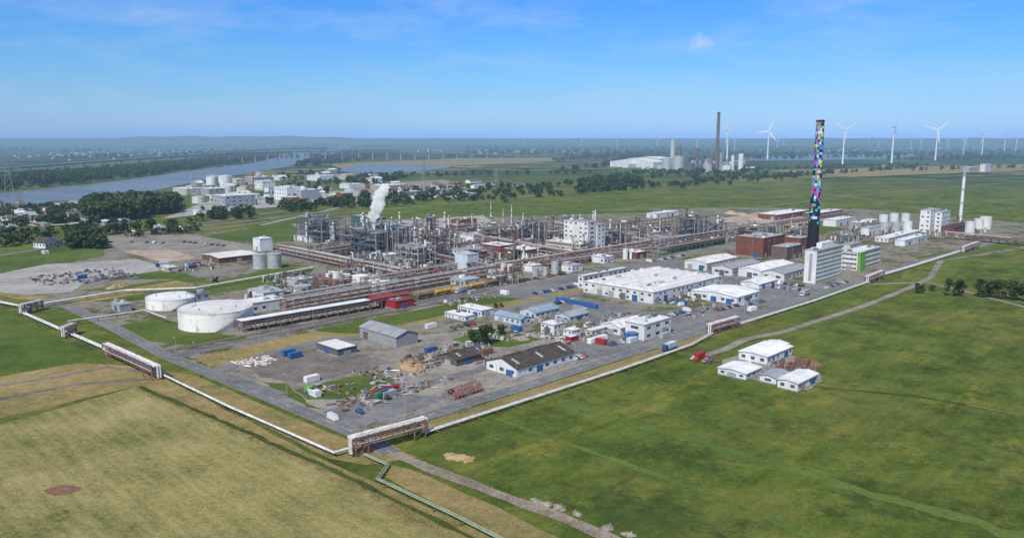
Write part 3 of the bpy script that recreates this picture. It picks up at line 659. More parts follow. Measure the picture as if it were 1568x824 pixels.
# arched hoop tents
X,Y=G(678,607); m=MB()
for i in range(9):
    y=i*1.9
    for k in range(10):
        a=math.pi*k/10; b=math.pi*(k+1)/10; rr=3.6
        p=lambda t:(rr-rr*math.cos(t),y,rr*.95*math.sin(t))
        m.tube(p(a),p(b),.16,'pink',n=5)
        if i<8 and k in (1,3,5,7,9) : 
            pa=p(a); m.tube(pa,(pa[0],pa[1]+1.9,pa[2]),.1,'pink',n=4)
        if i<8 and k>5 and R()<.5:
            pa,pb=p(a),p(b); m.q([pa,pb,(pb[0],pb[1]+1.7,pb[2]),(pa[0],pa[1]+1.7,pa[2])],'rust')
m.obj('hoop_frame_shelter',(X,Y,.15),ANG-math.pi/2+.0)
# ---------------------------------------------------------------- chimneys
X,Y=G(1243,396); h=HZ(Y,184); m=MB(); 
m.tube((0,0,0),(0,0,h),4.9,'mosaic',3.1,28); m.cyl(0,0,h-1.5,h-.2,3.35,'black',n=28); m.cyl(0,0,h*.33,h*.33+.6,4.6,'black',n=28); m.cyl(0,0,h*.66,h*.66+.5,4.0,'black',n=28)
m.obj('mosaic_chimney',(X,Y,0),0)
def stack(name,u,v,w,vt,mt,cap=None):
    X,Y=G(u,v); r=w*MPP(X,Y)/2; h=HZ(Y,vt); m=MB(); m.tube((0,0,0),(0,0,h),r*1.25,mt,r,16)
    for i in range(1,5): m.cyl(0,0,h*i/4-1,h*i/4-.5,r*1.5,'grey',n=16)
    if cap: m.cyl(0,0,h,h+r*2.5,r*1.1,cap,r*1.8,16)
    m.obj(name,(X,Y,0),0)
stack('dark_chimney',1097,262,4.5,172,'steel2'); stack('flare_stack',1469,350,4,268,'white','alu'); stack('slim_chimney',911,360,2.5,322,'white'); stack('slim_chimney',571,372,3,348,'brick'); stack('slim_chimney',1068,262,2.5,228,'rust'); stack('slim_chimney',389,300,1.5,263,'red')
# ---------------------------------------------------------------- bridge
BP=[(-80,268,8),(100,260,20),(240,255,32),(350,251,40),(445,248,44),(550,247,42),(700,247,34),(860,247,20)]
pts=[(*G(u,v),z) for u,v,z in BP]; m=MB()
PP=[]
for a,b in zip(pts[:-1],pts[1:]):
    a=Vector(a);b=Vector(b);k=max(1,int((b-a).length/60))
    for i in range(k): PP.append(a.lerp(b,i/k))
PP.append(Vector(pts[-1]))
for a,b in zip(PP[:-1],PP[1:]):
    d=(b-a); d.z=0; d.normalize(); nn=Vector((-d.y,d.x,0))*7; dz=Vector((0,0,5))
    m.hexa([a-nn-dz,b-nn-dz,b+nn-dz,a+nn-dz,a-nn,b-nn,b+nn,a+nn],'steel','concrete')
    for sg in (-.7,.7): 
        c=a+nn*sg; m.tube((c.x,c.y,0),(c.x,c.y,a.z-5),2.2,'concrete',n=8)
A=Vector(pts[3]);B=Vector(pts[5])
k=24
for i in range(k):
    p=A.lerp(B,i/k); q_=A.lerp(B,(i+1)/k); 
    hh=lambda t: 6+12*math.sin(math.pi*t)
    for o in (-6,6):
        p1=p+Vector((0,o,-3)); q1=q_+Vector((0,o,-3)); p2=p+Vector((0,o,-3+hh(i/k))); q2=q_+Vector((0,o,-3+hh((i+1)/k)))
        m.tube(p2,q2,1.0,'steel',n=4); m.tube(p1,q2,.6,'steel',n=4); m.tube(p1,p2,.6,'steel',n=4)
m.obj('high_road_bridge',(0,0,0),0)
# pylons
def pylon(u,v,vt):
    X,Y=G(u,v); h=HZ(Y,vt); m=MB(); b=h*.09; k=9
    def w(z): return b*(1-z/h)+.6
    for i in range(k):
        z0=h*i/k; z1=h*(i+1)/k; a,c=w(z0),w(z1)
        cs=[(-1,-1),(1,-1),(1,1),(-1,1)]
        for j in range(4):
            x,y=cs[j]; x2,y2=cs[(j+1)%4]
            m.tube((x*a,y*a,z0),(x*c,y*c,z1),.22,'grey',n=4); m.tube((x*a,y*a,z0),(x2*c,y2*c,z1),.12,'grey',n=4); m.tube((x2*a,y2*a,z0),(x*c,y*c,z1),.12,'grey',n=4)
    for z,l_ in ((h*.68,h*.17),(h*.8,h*.21),(h*.92,h*.13)):
        for sg in (-1,1): m.tube((0,0,z),(sg*l_,0,z),.3,'grey',.12,4); m.tube((0,0,z+2.5),(sg*l_,0,z),.2,'grey',n=4)
    m.obj('power_pylon',(X,Y,0),.6)
for a in ((18,330,240),(300,316,262),(650,300,248),(470,318,268),(760,290,258)): pylon(*a)
# wind turbines
def turbine(u,v,vh,ph,yaw):
    X,Y=G(u,v); h=HZ(Y,vh); r=h*.45; m=MB()
    m.tube((0,0,0),(0,0,h),h*.027,'turbine',h*.016,14); m.box(-2.4,-3,h-2.2,2.4,7,h+2.2,'turbine'); m.tube((0,-6,h),(0,-3,h),1,'turbine',2.4,10)
    for i in range(3):
        t=ph+i*2.0944; d=Vector((math.cos(t),0,math.sin(t))); e=Vector((-math.sin(t),0,math.cos(t))); o=Vector((0,-4.5,h)); w=h*.06
        P=[o+d*1-e*w*.3,o+d*r*.2-e*w*.6,o+d*r-e*w*.14,o+d*r+e*w*.14,o+d*r*.2+e*w*.5,o+d*1+e*w*.3]
        k=Vector((0,.9,0)); m.q([p-k*.3 for p in P],'turbine'); m.q([p+k*.3 for p in reversed(P)],'turbine')
        for a,b in zip(P,P[1:]+P[:1]): m.q([a-k*.3,a+k*.3,b+k*.3,b-k*.3],'turbine')
    m.obj('wind_turbine',(X,Y,0),yaw)
for a in ((1113,246,200,.3,.3),(1175,244,201,1.2,-.4),(1290,252,199,.5,.2),(1365,250,195,1.1,.9),(1432,246,199,.7,-.5),(1503,241,206,.2,.2),(1537,236,206,1.3,.4),(803,226,211,.5,.2),(890,227,211,.9,.1),(945,228,210,.2,.2),(1005,228,211,1.4,.2),(1067,230,210,.8,.5),(1200,228,210,.3,.1),(1250,229,210,.9,.1),(1345,228,211,1.4,0),(1395,229,210,.4,.3),(1475,238,215,.9,.2),(1125,230,211,.1,.2),(1555,233,211,.6,0),(1330,226,212,1,0),(1410,232,212,.2,.1),(1450,231,211,.8,.3),(1190,230,212,1.1,.2)): turbine(*a)
# ---------------------------------------------------------------- vehicles & yard things
def carmesh(col,van=False):
    m=MB(); L,W=(4.5,1.8) if not van else (5.6,2.0); hb=.85 if not van else 1.1
    m.hexa([(0,0,.3),(L,0,.3),(L,W,.3),(0,W,.3),(.12,.06,hb),(L-.08,.06,hb),(L-.08,W-.06,hb),(.12,W-.06,hb)],col)
    a,b,c,d=(1.0,1.8,3.5,4.25) if not van else (.5,1.2,5.4,5.5); ht=1.45 if not van else 2.3
    m.hexa([(a,.08,hb),(d,.08,hb),(d,W-.08,hb),(a,W-.08,hb),(b,.25,ht-.05),(c,.25,ht-.05),(c,W-.25,ht-.05),(b,W-.25,ht-.05)],'glass' if not van else col)
    m.box(b,.24,ht-.05,c,W-.24,ht,col)
    for x in (a+.05,(b+c)/2,d-.15): m.hexa([(x,.06,hb),(x+.1,.06,hb),(x+.1,W-.06,hb),(x,W-.06,hb),(min(max(x,b),c-.1),.23,ht),(min(max(x,b),c-.1)+.1,.23,ht),(min(max(x,b),c-.1)+.1,W-.23,ht),(min(max(x,b),c-.1),W-.23,ht)],col)
    for x in (.85,L-.85):
        for y in (.02,W-.22): m.tube((x,y,.33),(x,y+.2,.33),.33,'tyre',n=12)
    return m.mesh('car_'+col)
cars=[carmesh(c) for c in ('cw','ck','cs','cr','cb','cg')]+[carmesh('cw',True)]
def carrow(p,q_,n,fill=.8):
    A=Vector(G(*p));B=Vector(G(*q_)); r=math.atan2(B.y-A.y,B.x-A.x)+math.pi/2
    for i in range(n):
        if R()>fill: continue
        c=A.lerp(B,i/max(1,n-1)); me=random.choice(cars+[cars[0],cars[1],cars[2],cars[5],cars[2],cars[1]]); inst('parked_van' if me is cars[6] else 'parked_car',me,(c.x,c.y,.16),r+U(-.04,.04))
for a in (((885,552),(905,546),6),((850,468),(885,461),10),((1010,462),(1040,470),6),((1185,442),(1235,447),12),((1190,436),(1230,440),10),((1260,445),(1300,433),10),((820,452),(850,447),8),((755,440),(800,431),10),((1100,478),(1150,466),10),((1000,402),(1060,391),12),((860,445),(890,439),8),((1030,485),(1060,478),7),((940,530),(975,522),7),((520,645),(560,634),2),((280,372),(340,378),8),((200,372),(260,374),6),((1320,362),(1370,372),8),((700,504),(730,498),4),((1062,552),(1080,556),3),((640,430),(668,426),5),((800,432),(880,419),14),((880,436),(960,421),14),((1150,470),(1190,458),8),((545,628),(600,612),3),((700,604),(740,592),3)): carrow(*a)
def cont(col,L=6.1):
    m=MB(); m.box(0,0,.15,L,2.44,2.6,col)
    for i in range(int(L/.3)):
        x=.15+i*.3; m.box(x,-.04,.3,x+.14,2.48,2.5,col); 
    for x in (0,L-.15):
        for y in (-.05,2.36): m.box(x-.02,y,0,x+.17,y+.13,2.62,col)
    m.box(.1,.1,2.6,L-.1,2.34,2.64,col); return m.mesh('container_'+col)
ct={c:cont(c) for c in ('blue','red','white','green','rust','grey','lightblue','lime')}
for u,v,c,r in ((435,547,'blue',0),(445,551,'blue',0),(573,610,'red',0),(583,608,'blue',0),(592,605,'red',0),(578,614,'green',0),(588,612,'grey',0),(470,588,'white',0),(487,605,'lime',1),(492,608,'white',1),(655,543,'blue',0),
 (866,463,'blue',1),(876,465,'blue',1),(886,467,'blue',1),(896,469,'blue',1),(906,471,'blue',1),(916,473,'blue',1),(1052,468,'blue',1),(965,527,'lightblue',0),(905,528,'white',0),(918,524,'white',0),(930,528,'red',1),(800,508,'blue',1),(1070,552,'red',0),(1155,552,'lightblue',0),
 (1240,560,'rust',1),(740,545,'rust',0),(655,505,'white',0),(780,452,'white',1),(720,452,'grey',0),(1150,478,'white',0),(120,428,'blue',0),(296,408,'red',0),(290,412,'blue',0),(1015,520,'grey',0)):
    X,Y=G(u,v); inst('shipping_container',ct[c],(X,Y,.17),ANG+(math.pi/2 if r else 0)+U(-.06,.06))
# truck
def truckmesh(col,cargo):
    m=MB(); m.hexa([(0,0,.6),(2.2,0,.6),(2.2,2.5,.6),(0,2.5,.6),(.25,.08,3.1),(2.2,.08,3.1),(2.2,2.42,3.1),(.25,2.42,3.1)],col); m.box(.02,.2,1.7,.2,2.3,2.6,'glass')
    m.box(2.4,.1,.7,10,2.4,1.0,'dgrey'); m.box(2.6,0,1.0,10,2.5,3.4,cargo); m.box(2.5,-.05,3.38,10.1,2.55,3.46,cargo)
    for x in (1,3.6,8,9.2):
        for y in (.05,2.15): m.tube((x,y,.5),(x,y+.3,.5),.5,'tyre',n=12)
    return m.mesh('truck_mesh')
tr=[truckmesh('cr','white'),truckmesh('cw','white'),truckmesh('cw','grey'),truckmesh('cb','lightblue')]
for u,v,r in ((1020,540,0),(1060,455,1),(700,450,0),(900,480,1),(1105,458,1),(240,410,0),(1230,455,0)):
    X,Y=G(u,v); inst('parked_truck',random.choice(tr[1:]),(X,Y,.17),ANG+r*1.57+U(-.1,.1))
# rail wagons
def wagon(col):
    m=MB(); m.tube((1,1.5,2.6),(13,1.5,2.6),1.4,col,n=14); m.tube((.6,1.5,2.6),(1,1.5,2.6),.9,col,1.4,14); m.tube((13,1.5,2.6),(13.4,1.5,2.6),1.4,col,.9,14)
    m.box(.2,.3,1,13.8,2.7,1.25,'dgrey'); m.cyl(7,1.5,3.9,4.4,.5,'grey',n=8); m.box(4,1.1,4,10,1.9,4.05,'grey')
    for x in (1.5,3,11,12.5):
        for y in (.6,2.2): m.tube((x,y,.5),(x,y+.15,.5),.46,'rust',n=12)
    return m.mesh('wagon')
wg=[wagon('yellow'),wagon('rust'),wagon('steel2')]
A=Vector(G(640,460));B=Vector(G(720,445)); d=(B-A).normalized()
for i in range(5):
    c=A+d*(i*15); inst('rail_tank_wagon',wg[0 if i in (1,2,3) else 1],(c.x,c.y,.3),math.atan2(d.y,d.x))
def rails(pts):
    m=MB(); RZ[0]+=1; z=.14+.004*RZ[0]; W=dens([Vector(G(*p)) for p in pts],10); ribw(m,W,3.4,'browny',z+.02)
    for o in (-.72,.72): ribw(m,W,.1,'rust',z+.2,o)
    Z=dens(W,1.6)
    for a,b in zip(Z[:-1],Z[1:]):
        dd=(b-a).normalized(); nn=Vector((-dd.y,dd.x)); m.tube((a.x-nn.x*1.25,a.y-nn.y*1.25,z+.06),(a.x+nn.x*1.25,a.y+nn.y*1.25,z+.06),.11,'dgrey',n=4,cap=False)
    m.obj('railway_track',(0,0,0),0)
rails([(255,538),(372,515),(640,465),(760,442)]); rails([(300,535),(640,470),(760,447)]); rails([(640,462),(720,446),(900,412)])
# lamps
m=MB(); m.tube((0,0,0),(0,0,9),.14,'grey',.08,6); m.tube((0,0,9),(1.3,0,9.3),.07,'grey',n=5); m.box(1.1,-.2,9.22,2,.2,9.4,'alu'); lamp=m.mesh('lamp')
for pts in ([(300,556),(480,500)],[(560,655),(1140,480)],[(440,610),(270,548)],[(640,462),(1000,396)],[(1000,490),(760,433)],[(1160,475),(1400,398)],[(500,400),(760,352)],[(620,640),(760,590)],[(200,380),(380,385)]):
    A=Vector(G(*pts[0]));B=Vector(G(*pts[1])); k=int((B-A).length/35)
    for i in range(k+1): c=A.lerp(B,i/max(1,k)); inst('street_lamp',lamp,(c.x,c.y,.1),ANG+1.57)
# heaps & clutter
def heap(name,u,v,r,h,mt):
    X,Y=G(u,v); m=MB(); N=22; K=6; ph=[U(0,6) for _ in range(3)]
    ring=[]
    for k in range(K+1):
        t=k/K; row=[]
        for i in range(N):
            a=2*math.pi*i/N; rr=r*(1-t)*(1+.25*math.sin(2*a+ph[0])+.12*math.sin(5*a+ph[1])+U(-.08,.08)); z=h*(1-(1-t)**1.3)+U(-.2,.2)*h*.5*(k>0)
            row.append((rr*math.cos(a)*1.5,rr*math.sin(a)*.9,max(z,0) if k else -.1))
        ring.append(row)
    for k in range(K):
        for i in range(N):
            j=(i+1)%N; m.q([ring[k][i],ring[k][j],ring[k+1][j],ring[k+1][i]],mt)
    for i in range(14): 
        a=U(0,6.28); x,y=math.cos(a)*r*U(.8,1.9),math.sin(a)*r*U(.6,1.2); s_=U(.1,.35); m.hexa([(x-s_,y-s_,-.05),(x+s_,y-s_*.8,-.05),(x+s_*.9,y+s_,-.05),(x-s_,y+s_,-.05),(x-s_*.6,y-s_*.5,s_),(x+s_*.5,y-s_*.6,s_*1.2),(x+s_*.6,y+s_*.5,s_*.9),(x-s_*.5,y+s_*.6,s_)],mt)
    m.obj(name,(X,Y,.05),U(0,3))
for a in (('sand_heap',690,698,2,1.0,'sand'),('sand_heap',703,701,2.6,1.1,'sand'),('sand_heap',718,704,1.6,.7,'sand'),('sand_heap',625,560,5,2.5,'sand'),('sand_heap',640,563,4,2,'sand'),('rubble_heap',822,768,1.5,.7,'pile'),('rubble_heap',838,772,1.3,.7,'pile'),('rubble_heap',856,777,1.5,.8,'pile'),('rubble_heap',884,787,.9,.5,'pile'),('rubble_heap',930,808,1.4,.6,'pile'),('rubble_heap',962,818,1.2,.5,'pile'),
 ('scrap_heap',660,548,4,2.5,'pile'),('scrap_heap',690,540,3,2,'rust'),('scrap_heap',800,520,3,2,'pile'),('sand_heap',180,440,5,2.5,'sand'),('scrap_heap',1240,556,4,2,'rust')): heap(*a)
for i in range(14): heap('soil_heap',U(1110,1290),U(327,340),U(5,10),U(2,5),'pinksoil')
def clutter(name,u,v,La,Lb,n,hm=3,pal=None):
    X,Y=G(u,v); m=MB(); pal=pal or ['white','alu','rust','grey','grey','dgrey','steel2','dgrey','cream','alu','roofgrey','pile','blue','brownroof','rust']
    for i in range(n):
        x,y=U(0,La),U(0,Lb); t=R(); c=random.choice(pal)
        if t<.4:
            w,d,h=U(.6,3),U(.6,2.4),U(.4,hm); m.box(x,y,0,x+w,y+d,h,c); m.box(x-.05,y-.05,h,x+w+.05,y+d+.05,h+.08,random.choice(pal))
        elif t<.6: m.cyl(x,y,0,U(.8,hm),U(.4,1.1),c,n=10)
        elif t<.8: 
            a=U(0,3.14); l_=U(2,7)
            for k in range(4): m.tube((x-k*.3*math.sin(a),y+k*.3*math.cos(a),.25),(x+l_*math.cos(a)-k*.3*math.sin(a),y+l_*math.sin(a)+k*.3*math.cos(a),.25),.14,c,n=5)
        else: 
            for k in range(3): m.box(x,y,k*.3,x+1.2,y+.8,k*.3+.14,'cream')
            m.box(x+.1,y+.1,.75,x+1.1,y+.7,1.5,c)
    m.obj(name,(X,Y,.15))
for a in ((380,566,14,12,40,1.2,['white','cream']),(590,590,26,24,44,1.5,['dgrey','grey','rust','alu','steel2']),(560,625,30,24,36,1.0,['dgrey','grey','rust','alu']),(650,568,30,20,110,2,['rust','grey','pile','brownroof','steel2','dgrey']),(700,545,24,16,40,2),(740,560,10,30,20,2),(870,530,30,26,50,2),(905,520,40,20,50,2),(780,525,20,16,30,2),(740,525,20,20,20,2),
 (1070,490,40,20,30,2),(950,500,30,20,36,2),(1180,565,14,12,10,1.5),(1230,575,14,16,36,1.6,['rust','brick','brownroof','dgrey']),(1085,560,10,7,14,1.5,['red','rust','dgrey','dgrey']),(850,500,24,20,36,2),(1040,470,30,20,30,2),(480,610,20,12,16,1.5),(70,440,60,50,120,1.5,['dgrey','rust','grey']),(130,436,40,24,60,1.5,['dgrey','rust','blue','grey']),(265,420,40,30,50,2),(690,470,40,12,36,2),(1120,456,40,20,36,2),(530,640,20,16,24,1,['dgrey','grey','rust']),(610,612,30,10,30,1,['dgrey','grey','rust','alu'])):
    clutter('stored_materials',*a)
for (u,v) in ((520,440),(560,430),(600,420),(640,415),(680,405),(720,410),(760,400),(800,400),(840,398),(880,396),(920,390),(960,385),(1000,378),(560,400),(600,380),(700,385),(740,380),(820,385),(860,375),(940,372),(980,366),(1040,365),(1080,360),(1120,372),(1160,360),(1230,368),(490,388),(470,372),(640,360),(700,360),(780,362),(830,360),(1180,378),(1310,372),(1340,360),(1400,366),(1460,366),(1500,360),(430,440),(450,460),(400,470)):
    clutter('plant_equipment',u,v,32,32,85,6,['white','alu','silver','rust','grey','dgrey','steel2','white','steel','dgrey','cream','steel2'])
# ---------------------------------------------------------------- vegetation
def treemesh(seed,h,nl,ls,ct_=13,wide=.42):
    random.seed(seed); m=MB(); m.tube((0,0,0),(0,0,h*.55),h*.028,'bark',h*.012,7,False)
    cl=[]
    for i in range(ct_):
        a=U(0,6.28); t=U(.28,.95); rr=h*wide*math.sqrt(max(.05,1-((t-.55)/.5)**2))*U(.35,.95); c=Vector((math.cos(a)*rr,math.sin(a)*rr,h*t)); cl.append((c,h*U(.12,.21)))
        if i<7: m.tube((0,0,h*U(.25,.5)),c,h*.012,'bark',h*.004,5,False)
    for i in range(nl):
        c,r=random.choice(cl); d=Vector((random.gauss(0,1),random.gauss(0,1),random.gauss(0,1))).normalized(); p=c+d*r*U(.55,1.08); p.z=max(p.z,h*.06)
        nn=(d+Vector((U(-.7,.7),U(-.7,.7),U(-.3,.9)))).normalized(); a=nn.orthogonal().normalized(); b=nn.cross(a); s_=ls*U(.6,1.3)
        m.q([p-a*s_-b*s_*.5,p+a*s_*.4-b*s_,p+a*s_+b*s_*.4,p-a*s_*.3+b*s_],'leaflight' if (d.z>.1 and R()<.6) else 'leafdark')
    return m.mesh('tree_mesh')
TF=[treemesh(i,15,420,.8) for i in range(6)]; TN=[treemesh(20+i,9,1500,.26,20,.5) for i in range(4)]
random.seed(11)
for (u,v,s_) in ((738,528,1.15),(726,524,.7),(1408,449,.7),(1460,453,1.25),(1506,455,1.2),(1521,457,1.25),(1548,460,1.4),(1427,446,.45),(1575,462,1.3),(1600,466,1),(330,434,.5),(768,513,.6),(905,402,.5),(760,472,.35),(768,471,.3),(610,470,.3)):
    X,Y=G(u,v); inst('round_tree',random.choice(TN),(X,Y,0),U(0,6),(s_*1.15,s_*1.15,s_))
def wood(name,poly,n,h0,h1,meshes=TF,ref=15.,sq=1.2):
    P=[G(*p) for p in poly]; E=empty(name); xs=[p[0] for p in P]; ys=[p[1] for p in P]; k=0;t=0
    while k<n and t<n*30:
        t+=1; p=(U(min(xs),max(xs)),U(min(ys),max(ys)))
        if inpoly(p,P): k+=1; s_=U(h0,h1)/ref; inst('tree',random.choice(meshes),(p[0],p[1],-.3),U(0,6),(s_*sq,s_*sq,s_),E)
def belt(name,pts,w,sp,h0,h1,gap=.15):
    E=empty(name); W=[Vector(G(*p)) for p in pts]
    for c in dens(W,sp):
        if R()<gap: continue
        s_=U(h0,h1)/15; inst('tree',random.choice(TF),(c.x+U(-w,w),c.y+U(-w,w),-.3),U(0,6),(s_*1.25,s_*1.25,s_),E)
wood('woodland',[(118,338),(135,324),(180,318),(275,315),(268,328),(210,336),(150,342)],190,13,24)
wood('woodland',[(104,384),(160,381),(158,370),(108,372)],34,8,15)
wood('woodland',[(-200,312),(-200,290),(0,275),(150,263),(330,245),(400,240),(420,243),(330,256),(150,280),(0,295)],900,14,20)
wood('woodland',[(440,260),(470,248),(520,237),(570,232),(620,236),(560,246),(500,254)],240,14,20)
wood('woodland',[(315,338),(330,328),(385,326),(385,336)],28,8,13)
wood('woodland',[(876,296),(900,280),(960,276),(1000,282),(960,294)],90,10,18)
wood('woodland',[(430,322),(560,300),(700,292),(720,304),(560,318),(450,326)],140,7,14)
wood('woodland',[(500,282),(560,270),(640,268),(600,280),(540,290)],100,7,14)
wood('woodland',[(280,300),(420,268),(520,262),(500,300),(400,322),(300,326)],90,6,12)
wood('woodland',[(1040,290),(1060,268),(1180,266),(1300,264),(1200,278)],60,8,14)
wood('woodland',[(640,305),(720,285),(850,288),(860,302),(760,312)],80,5,12)
wood('woodland',[(0,345),(0,325),(110,318),(130,330),(110,345)],90,6,12)
wood('woodland',[(170,366),(260,350),(320,345),(300,356),(200,366)],24,4,8)
wood('woodland',[(960,268),(1000,264),(1160,262),(1160,268),(1000,274)],60,8,14)
for a in (([(-40,384),(60,370),(235,352)],5,7,8,13),([(-40,372),(60,358),(200,344)],6,9,7,11,.3),([(-40,355),(120,340)],5,9,8,12),([(235,352),(420,322),(560,305)],6,14,7,11,.4),([(560,318),(700,308),(830,302)],4,12,6,10,.3),([(875,298),(1000,287),(1110,277),(1260,268),(1400,258)],6,14,8,13,.25),([(830,290),(960,268),(1100,262)],8,16,8,14,.3),([(1140,262),(1300,256),(1420,254)],8,18,8,12,.3),
 ([(640,272),(760,268),(900,266)],10,16,8,14,.3),([(-40,330),(100,318),(200,305)],6,16,7,12,.3),([(0,322),(120,318)],6,18,6,10,.4),([(860,262),(930,255),(960,240)],20,22,10,16,.2),([(850,246),(1000,238),(1130,236)],30,24,12,18,.2),([(1100,240),(1568,232)],40,22,12,18,.25),([(1380,246),(1568,242)],30,22,10,16,.3),([(1400,262),(1640,256)],20,22,8,14,.3)): belt('tree_row',*a)
for i in range(130):
    v=217+29*R()**1.5; u=U(-60,1620); l_=U(40,240); 
    if u<600 and 232<v<262: 
        if R()<.5: continue
    dy=U(-1.5,1.5); Wd=MPP(*G(u,v)); belt('distant_tree_row',[(u,v),(u+l_,max(216.5,v+dy))],20,max(18,l_*Wd/16),12,26,.15)
# low hills
m=MB(); pts=[]
for i in range(81):
    x=-16000+i*400; hh=60+80*max(0,math.sin((i-6)/26*math.pi)) *(1 if i<34 else .2)+15*math.sin(i*1.7)+10*math.sin(i*.6); pts.append((x,24000,hh))
for a,b in zip(pts[:-1],pts[1:]):
    m.q([(a[0],23000,0),(b[0],23000,0),(b[0],24000,b[2]),(a[0],24000,a[2])],'scrubdark'); m.q([(a[0],24000,a[2]),(b[0],24000,b[2]),(b[0],26000,0),(a[0],26000,0)],'scrubdark')
m.obj('distant_hills',(0,0,0),0)
# village houses
def house(seed):
    random.seed(seed); m=MB(); shell(m,12,9,4.2,random.choice(['white','cream','white']),random.choice(['brownroof','brownroof','roofdark','roofgrey']),'a',3.2,0); windows(m,12,9,4.2,(1,3,'p')); return m.mesh('house')
HS=[house(i) for i in range(5)]; random.seed(5)
for reg,n_ in (([(-40,330),(0,312),(120,318),(110,340),(0,345)],9),([(0,240),(200,228),(380,226),(300,236),(100,250)],110),([(640,230),(900,228),(900,236),(640,240)],50),([(60,382),(120,376),(110,372),(70,374)],2),([(560,290),(700,284),(700,292),(600,300)],10),([(1130,232),(1568,224),(1568,230),(1300,236)],60)):
    P=[G(*p) for p in reg]; xs=[p[0] for p in P]; ys=[p[1] for p in P]; k=0
    while k<n_:
        p=(U(min(xs),max(xs)),U(min(ys),max(ys)))
        if inpoly(p,P): k+=1; inst('village_house',random.choice(HS),(p[0],p[1],0),U(0,3),U(1,1.5))
# scrub / tufts
def tuft(seed):
    random.seed(seed); m=MB()
    for i in range(60):
        p=Vector((random.gauss(0,1.1),random.gauss(0,1.1),U(0,.35))); a=Vector((U(-1,1),U(-1,1),U(-.2,.8))).normalized(); b=a.orthogonal().normalized(); s_=U(.07,.18); m.q([p-a*s_,p+b*s_*.6,p+a*s_,p-b*s_*.6],'scrubleaf')
    return m.mesh('tuft')
TU=[tuft(i) for i in range(4)]; random.seed(9)
for poly,n_ in (([(760,655),(860,636),(910,665),(820,690),(760,680)],260),([(1170,640),(1280,632),(1390,668),(1340,695),(1250,675)],260),([(900,690),(1500,560),(1568,700),(1568,824),(1000,824)],1000),([(640,705),(980,640),(1250,500),(1568,440),(1568,560),(1100,700),(800,740)],900),([(0,650),(210,600),(480,740),(640,824),(0,824)],500)):
    wood('meadow_scrub',poly,n_,.4,1.3,TU,1.,1.3)
for pts in ([(640,708),(760,756),(900,816),(960,845)],[(213,594),(300,630),(515,724),(700,814)],[(590,775),(620,790),(660,805)]):
    E=empty('ditch_reeds')
    for c in dens([Vector(G(*p)) for p in pts],1.0): inst('reed_tuft',random.choice(TU),(c.x+U(-1.3,1.3),c.y+U(-1.3,1.3),0),U(0,6),U(.6,1.3),E)
# ---------------------------------------------------------------- steam plume
m=bpy.data.meshes.new('plume')
X,Y=G(571,372); zb=HZ(Y,350); zt=HZ(Y,288); bm=bmesh.new(); random.seed(3)
for i in range(38):
    t=(i/37); r=1.4+6.5*t**.8*(1-.35*t); 
    bmesh.ops.create_icosphere(bm,subdivisions=2,radius=r*U(.45,1),matrix=Matrix.Translation((X+6*t+U(-1,1)*r*.8+7*t*t*t,Y+U(-1,1)*r*.4,zb+(zt-zb)*t)))
bm.to_mesh(m); bm.free(); po=inst('steam_plume',m,(0,0,0),0)
md=po.modifiers.new('r','REMESH'); md.mode='VOXEL'; md.voxel_size=.8
tx=bpy.data.textures.new('cl','CLOUDS'); tx.noise_scale=3.2; md=po.modifiers.new('d','DISPLACE'); md.texture=tx; md.strength=6; md.mid_level=.5
mt=bpy.data.materials.new('steam'); mt.use_nodes=True; nt=mt.node_tree; nt.nodes.remove(nt.nodes['Principled BSDF'])
vs=nt.nodes.new("ShaderNodeVolumePrincipled"); vs.inputs['Density'].default_value=.18; vs.inputs['Color'].default_value=(1,1,1,1); vs.inputs['Anisotropy'].default_value=-.2
vs.inputs['Emission Strength'].default_value=.065; vs.inputs['Emission Color'].default_value=(.95,.97,1,1)  # faint added glow whitens the plume, standing in for multiple scattering
nt.links.new(vs.outputs[0],nt.nodes['Material Output'].inputs['Volume']); m.materials.append(mt)
# ---------------------------------------------------------------- light, sky, camera
SE=math.radians(50); sx,sy=-.42,-.907; SR=math.atan2(sx,sy)
sd=Vector((sx*math.cos(SE),sy*math.cos(SE),math.sin(SE)))
su=bpy.data.lights.new('sun','SUN'); su.energy=4.6; su.angle=math.radians(.5); su.color=(1,.945,.85); so=bpy.data.objects.new('sun',su); COL.objects.link(so); so.rotation_euler=sd.to_track_quat('Z','Y').to_euler(); so.location=(0,0,300)
w=bpy.data.worlds.new("World"); scene.world=w; w.use_nodes=True; nt=w.node_tree; bg=nt.nodes['Background']; bg.inputs[1].default_value=.1
sky=nt.nodes.new("ShaderNodeTexSky"); sky.sky_type='NISHITA'; sky.sun_disc=False; sky.sun_elevation=SE; sky.sun_rotation=SR; sky.altitude=100; sky.air_density=1.2; sky.dust_density=.6; sky.ozone_density=4
tc=nt.nodes.new("ShaderNodeTexCoord"); sp=nt.nodes.new("ShaderNodeSeparateXYZ"); nt.links.new(tc.outputs['Generated'],sp.inputs[0])
tint=ramp(nt,sp.outputs[2],[(0,(.58/3,1.06/3,2.5/3)),(.02,(.60/3,.98/3,1.92/3)),(.05,(.54/3,.90/3,1.55/3)),(.09,(.45/3,.86/3,1.46/3)),(.165,(.33/3,.78/3,1.52/3)),(.5,(.34/3,.49/3,.78/3))])
colr=mixc(nt,1.0,sky.outputs[0],tint,'MULTIPLY')
vsn=nt.nodes.new("ShaderNodeVectorMath"); vsn.operation='SCALE'; nt.links.new(colr,vsn.inputs[0]); vsn.inputs['Scale'].default_value=3.0; colr=vsn.outputs[0]
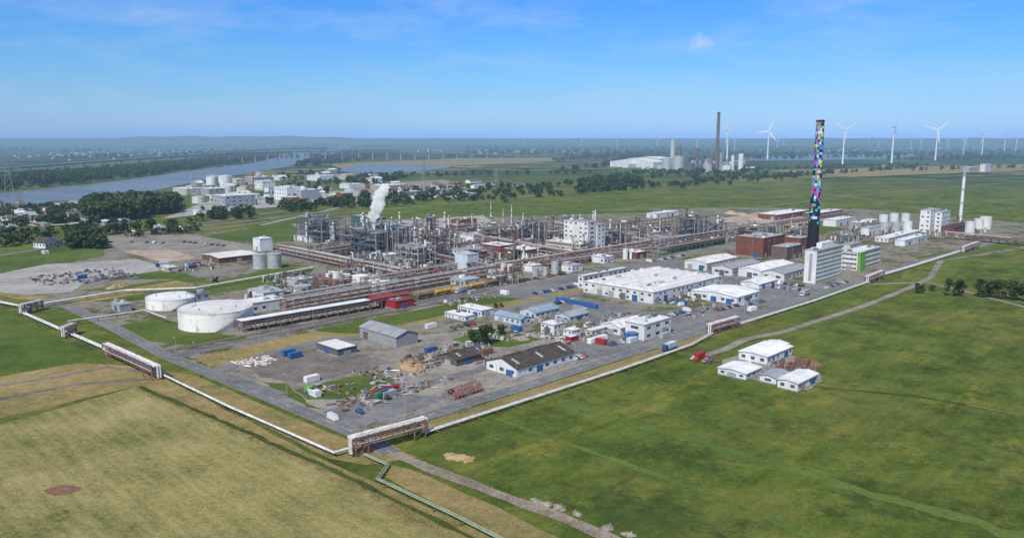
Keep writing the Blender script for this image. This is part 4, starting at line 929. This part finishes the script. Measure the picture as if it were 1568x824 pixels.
# thin clouds
zc=mth(nt,'ADD',sp.outputs[2],.14); cx=mth(nt,'DIVIDE',sp.outputs[0],zc); cy=mth(nt,'DIVIDE',sp.outputs[1],zc); cv=nt.nodes.new("ShaderNodeCombineXYZ"); nt.links.new(cx,cv.inputs[0]); nt.links.new(cy,cv.inputs[1])
cn=noise(nt,cv.outputs[0],1.1,10,.66); cf=mth(nt,'MULTIPLY',mth(nt,'SUBTRACT',cn,.47,True),1.8,True)
cf=mth(nt,'MULTIPLY',cf,mth(nt,'ADD',mth(nt,'MULTIPLY',sp.outputs[2],5.0,True),.15,True)); cf=mth(nt,'MINIMUM',cf,.4)
nw=noise(nt,tc.outputs['Generated'],30,7,.65)
# one puffy cloud
cdir=Vector(((1083-784)/F,C+ (412-66)/F*S,-S+(412-66)/F*C)).normalized()
df=nt.nodes.new("ShaderNodeVectorMath"); df.operation='SUBTRACT'; nt.links.new(tc.outputs['Generated'],df.inputs[0]); df.inputs[1].default_value=tuple(cdir)
ml=nt.nodes.new("ShaderNodeVectorMath"); ml.operation='MULTIPLY'; nt.links.new(df.outputs[0],ml.inputs[0]); ml.inputs[1].default_value=(20,20,80)
le=nt.nodes.new("ShaderNodeVectorMath"); le.operation='LENGTH'; nt.links.new(ml.outputs[0],le.inputs[0])
pf=mth(nt,'MULTIPLY',mth(nt,'SUBTRACT',mth(nt,'SUBTRACT',1.1,le.outputs['Value']),mth(nt,'MULTIPLY',mth(nt,'SUBTRACT',.60,nw),5)),.45,True)
pf=mth(nt,'MINIMUM',pf,.7)
cf=mth(nt,'MAXIMUM',cf,pf)
colr=mixc(nt,cf,colr,(6.0,7.0,8.4)); nt.links.new(colr,bg.inputs[0])
cam=bpy.data.cameras.new('camera'); cam.sensor_width=36; cam.lens=36*F/1568; cam.clip_start=1; cam.clip_end=150000
co=bpy.data.objects.new('camera',cam); COL.objects.link(co); co.location=(0,0,H); co.rotation_euler=(math.pi/2-TH,0,0); scene.camera=co
scene.view_settings.view_transform='Standard'; scene.view_settings.look='None'; scene.view_settings.exposure=0
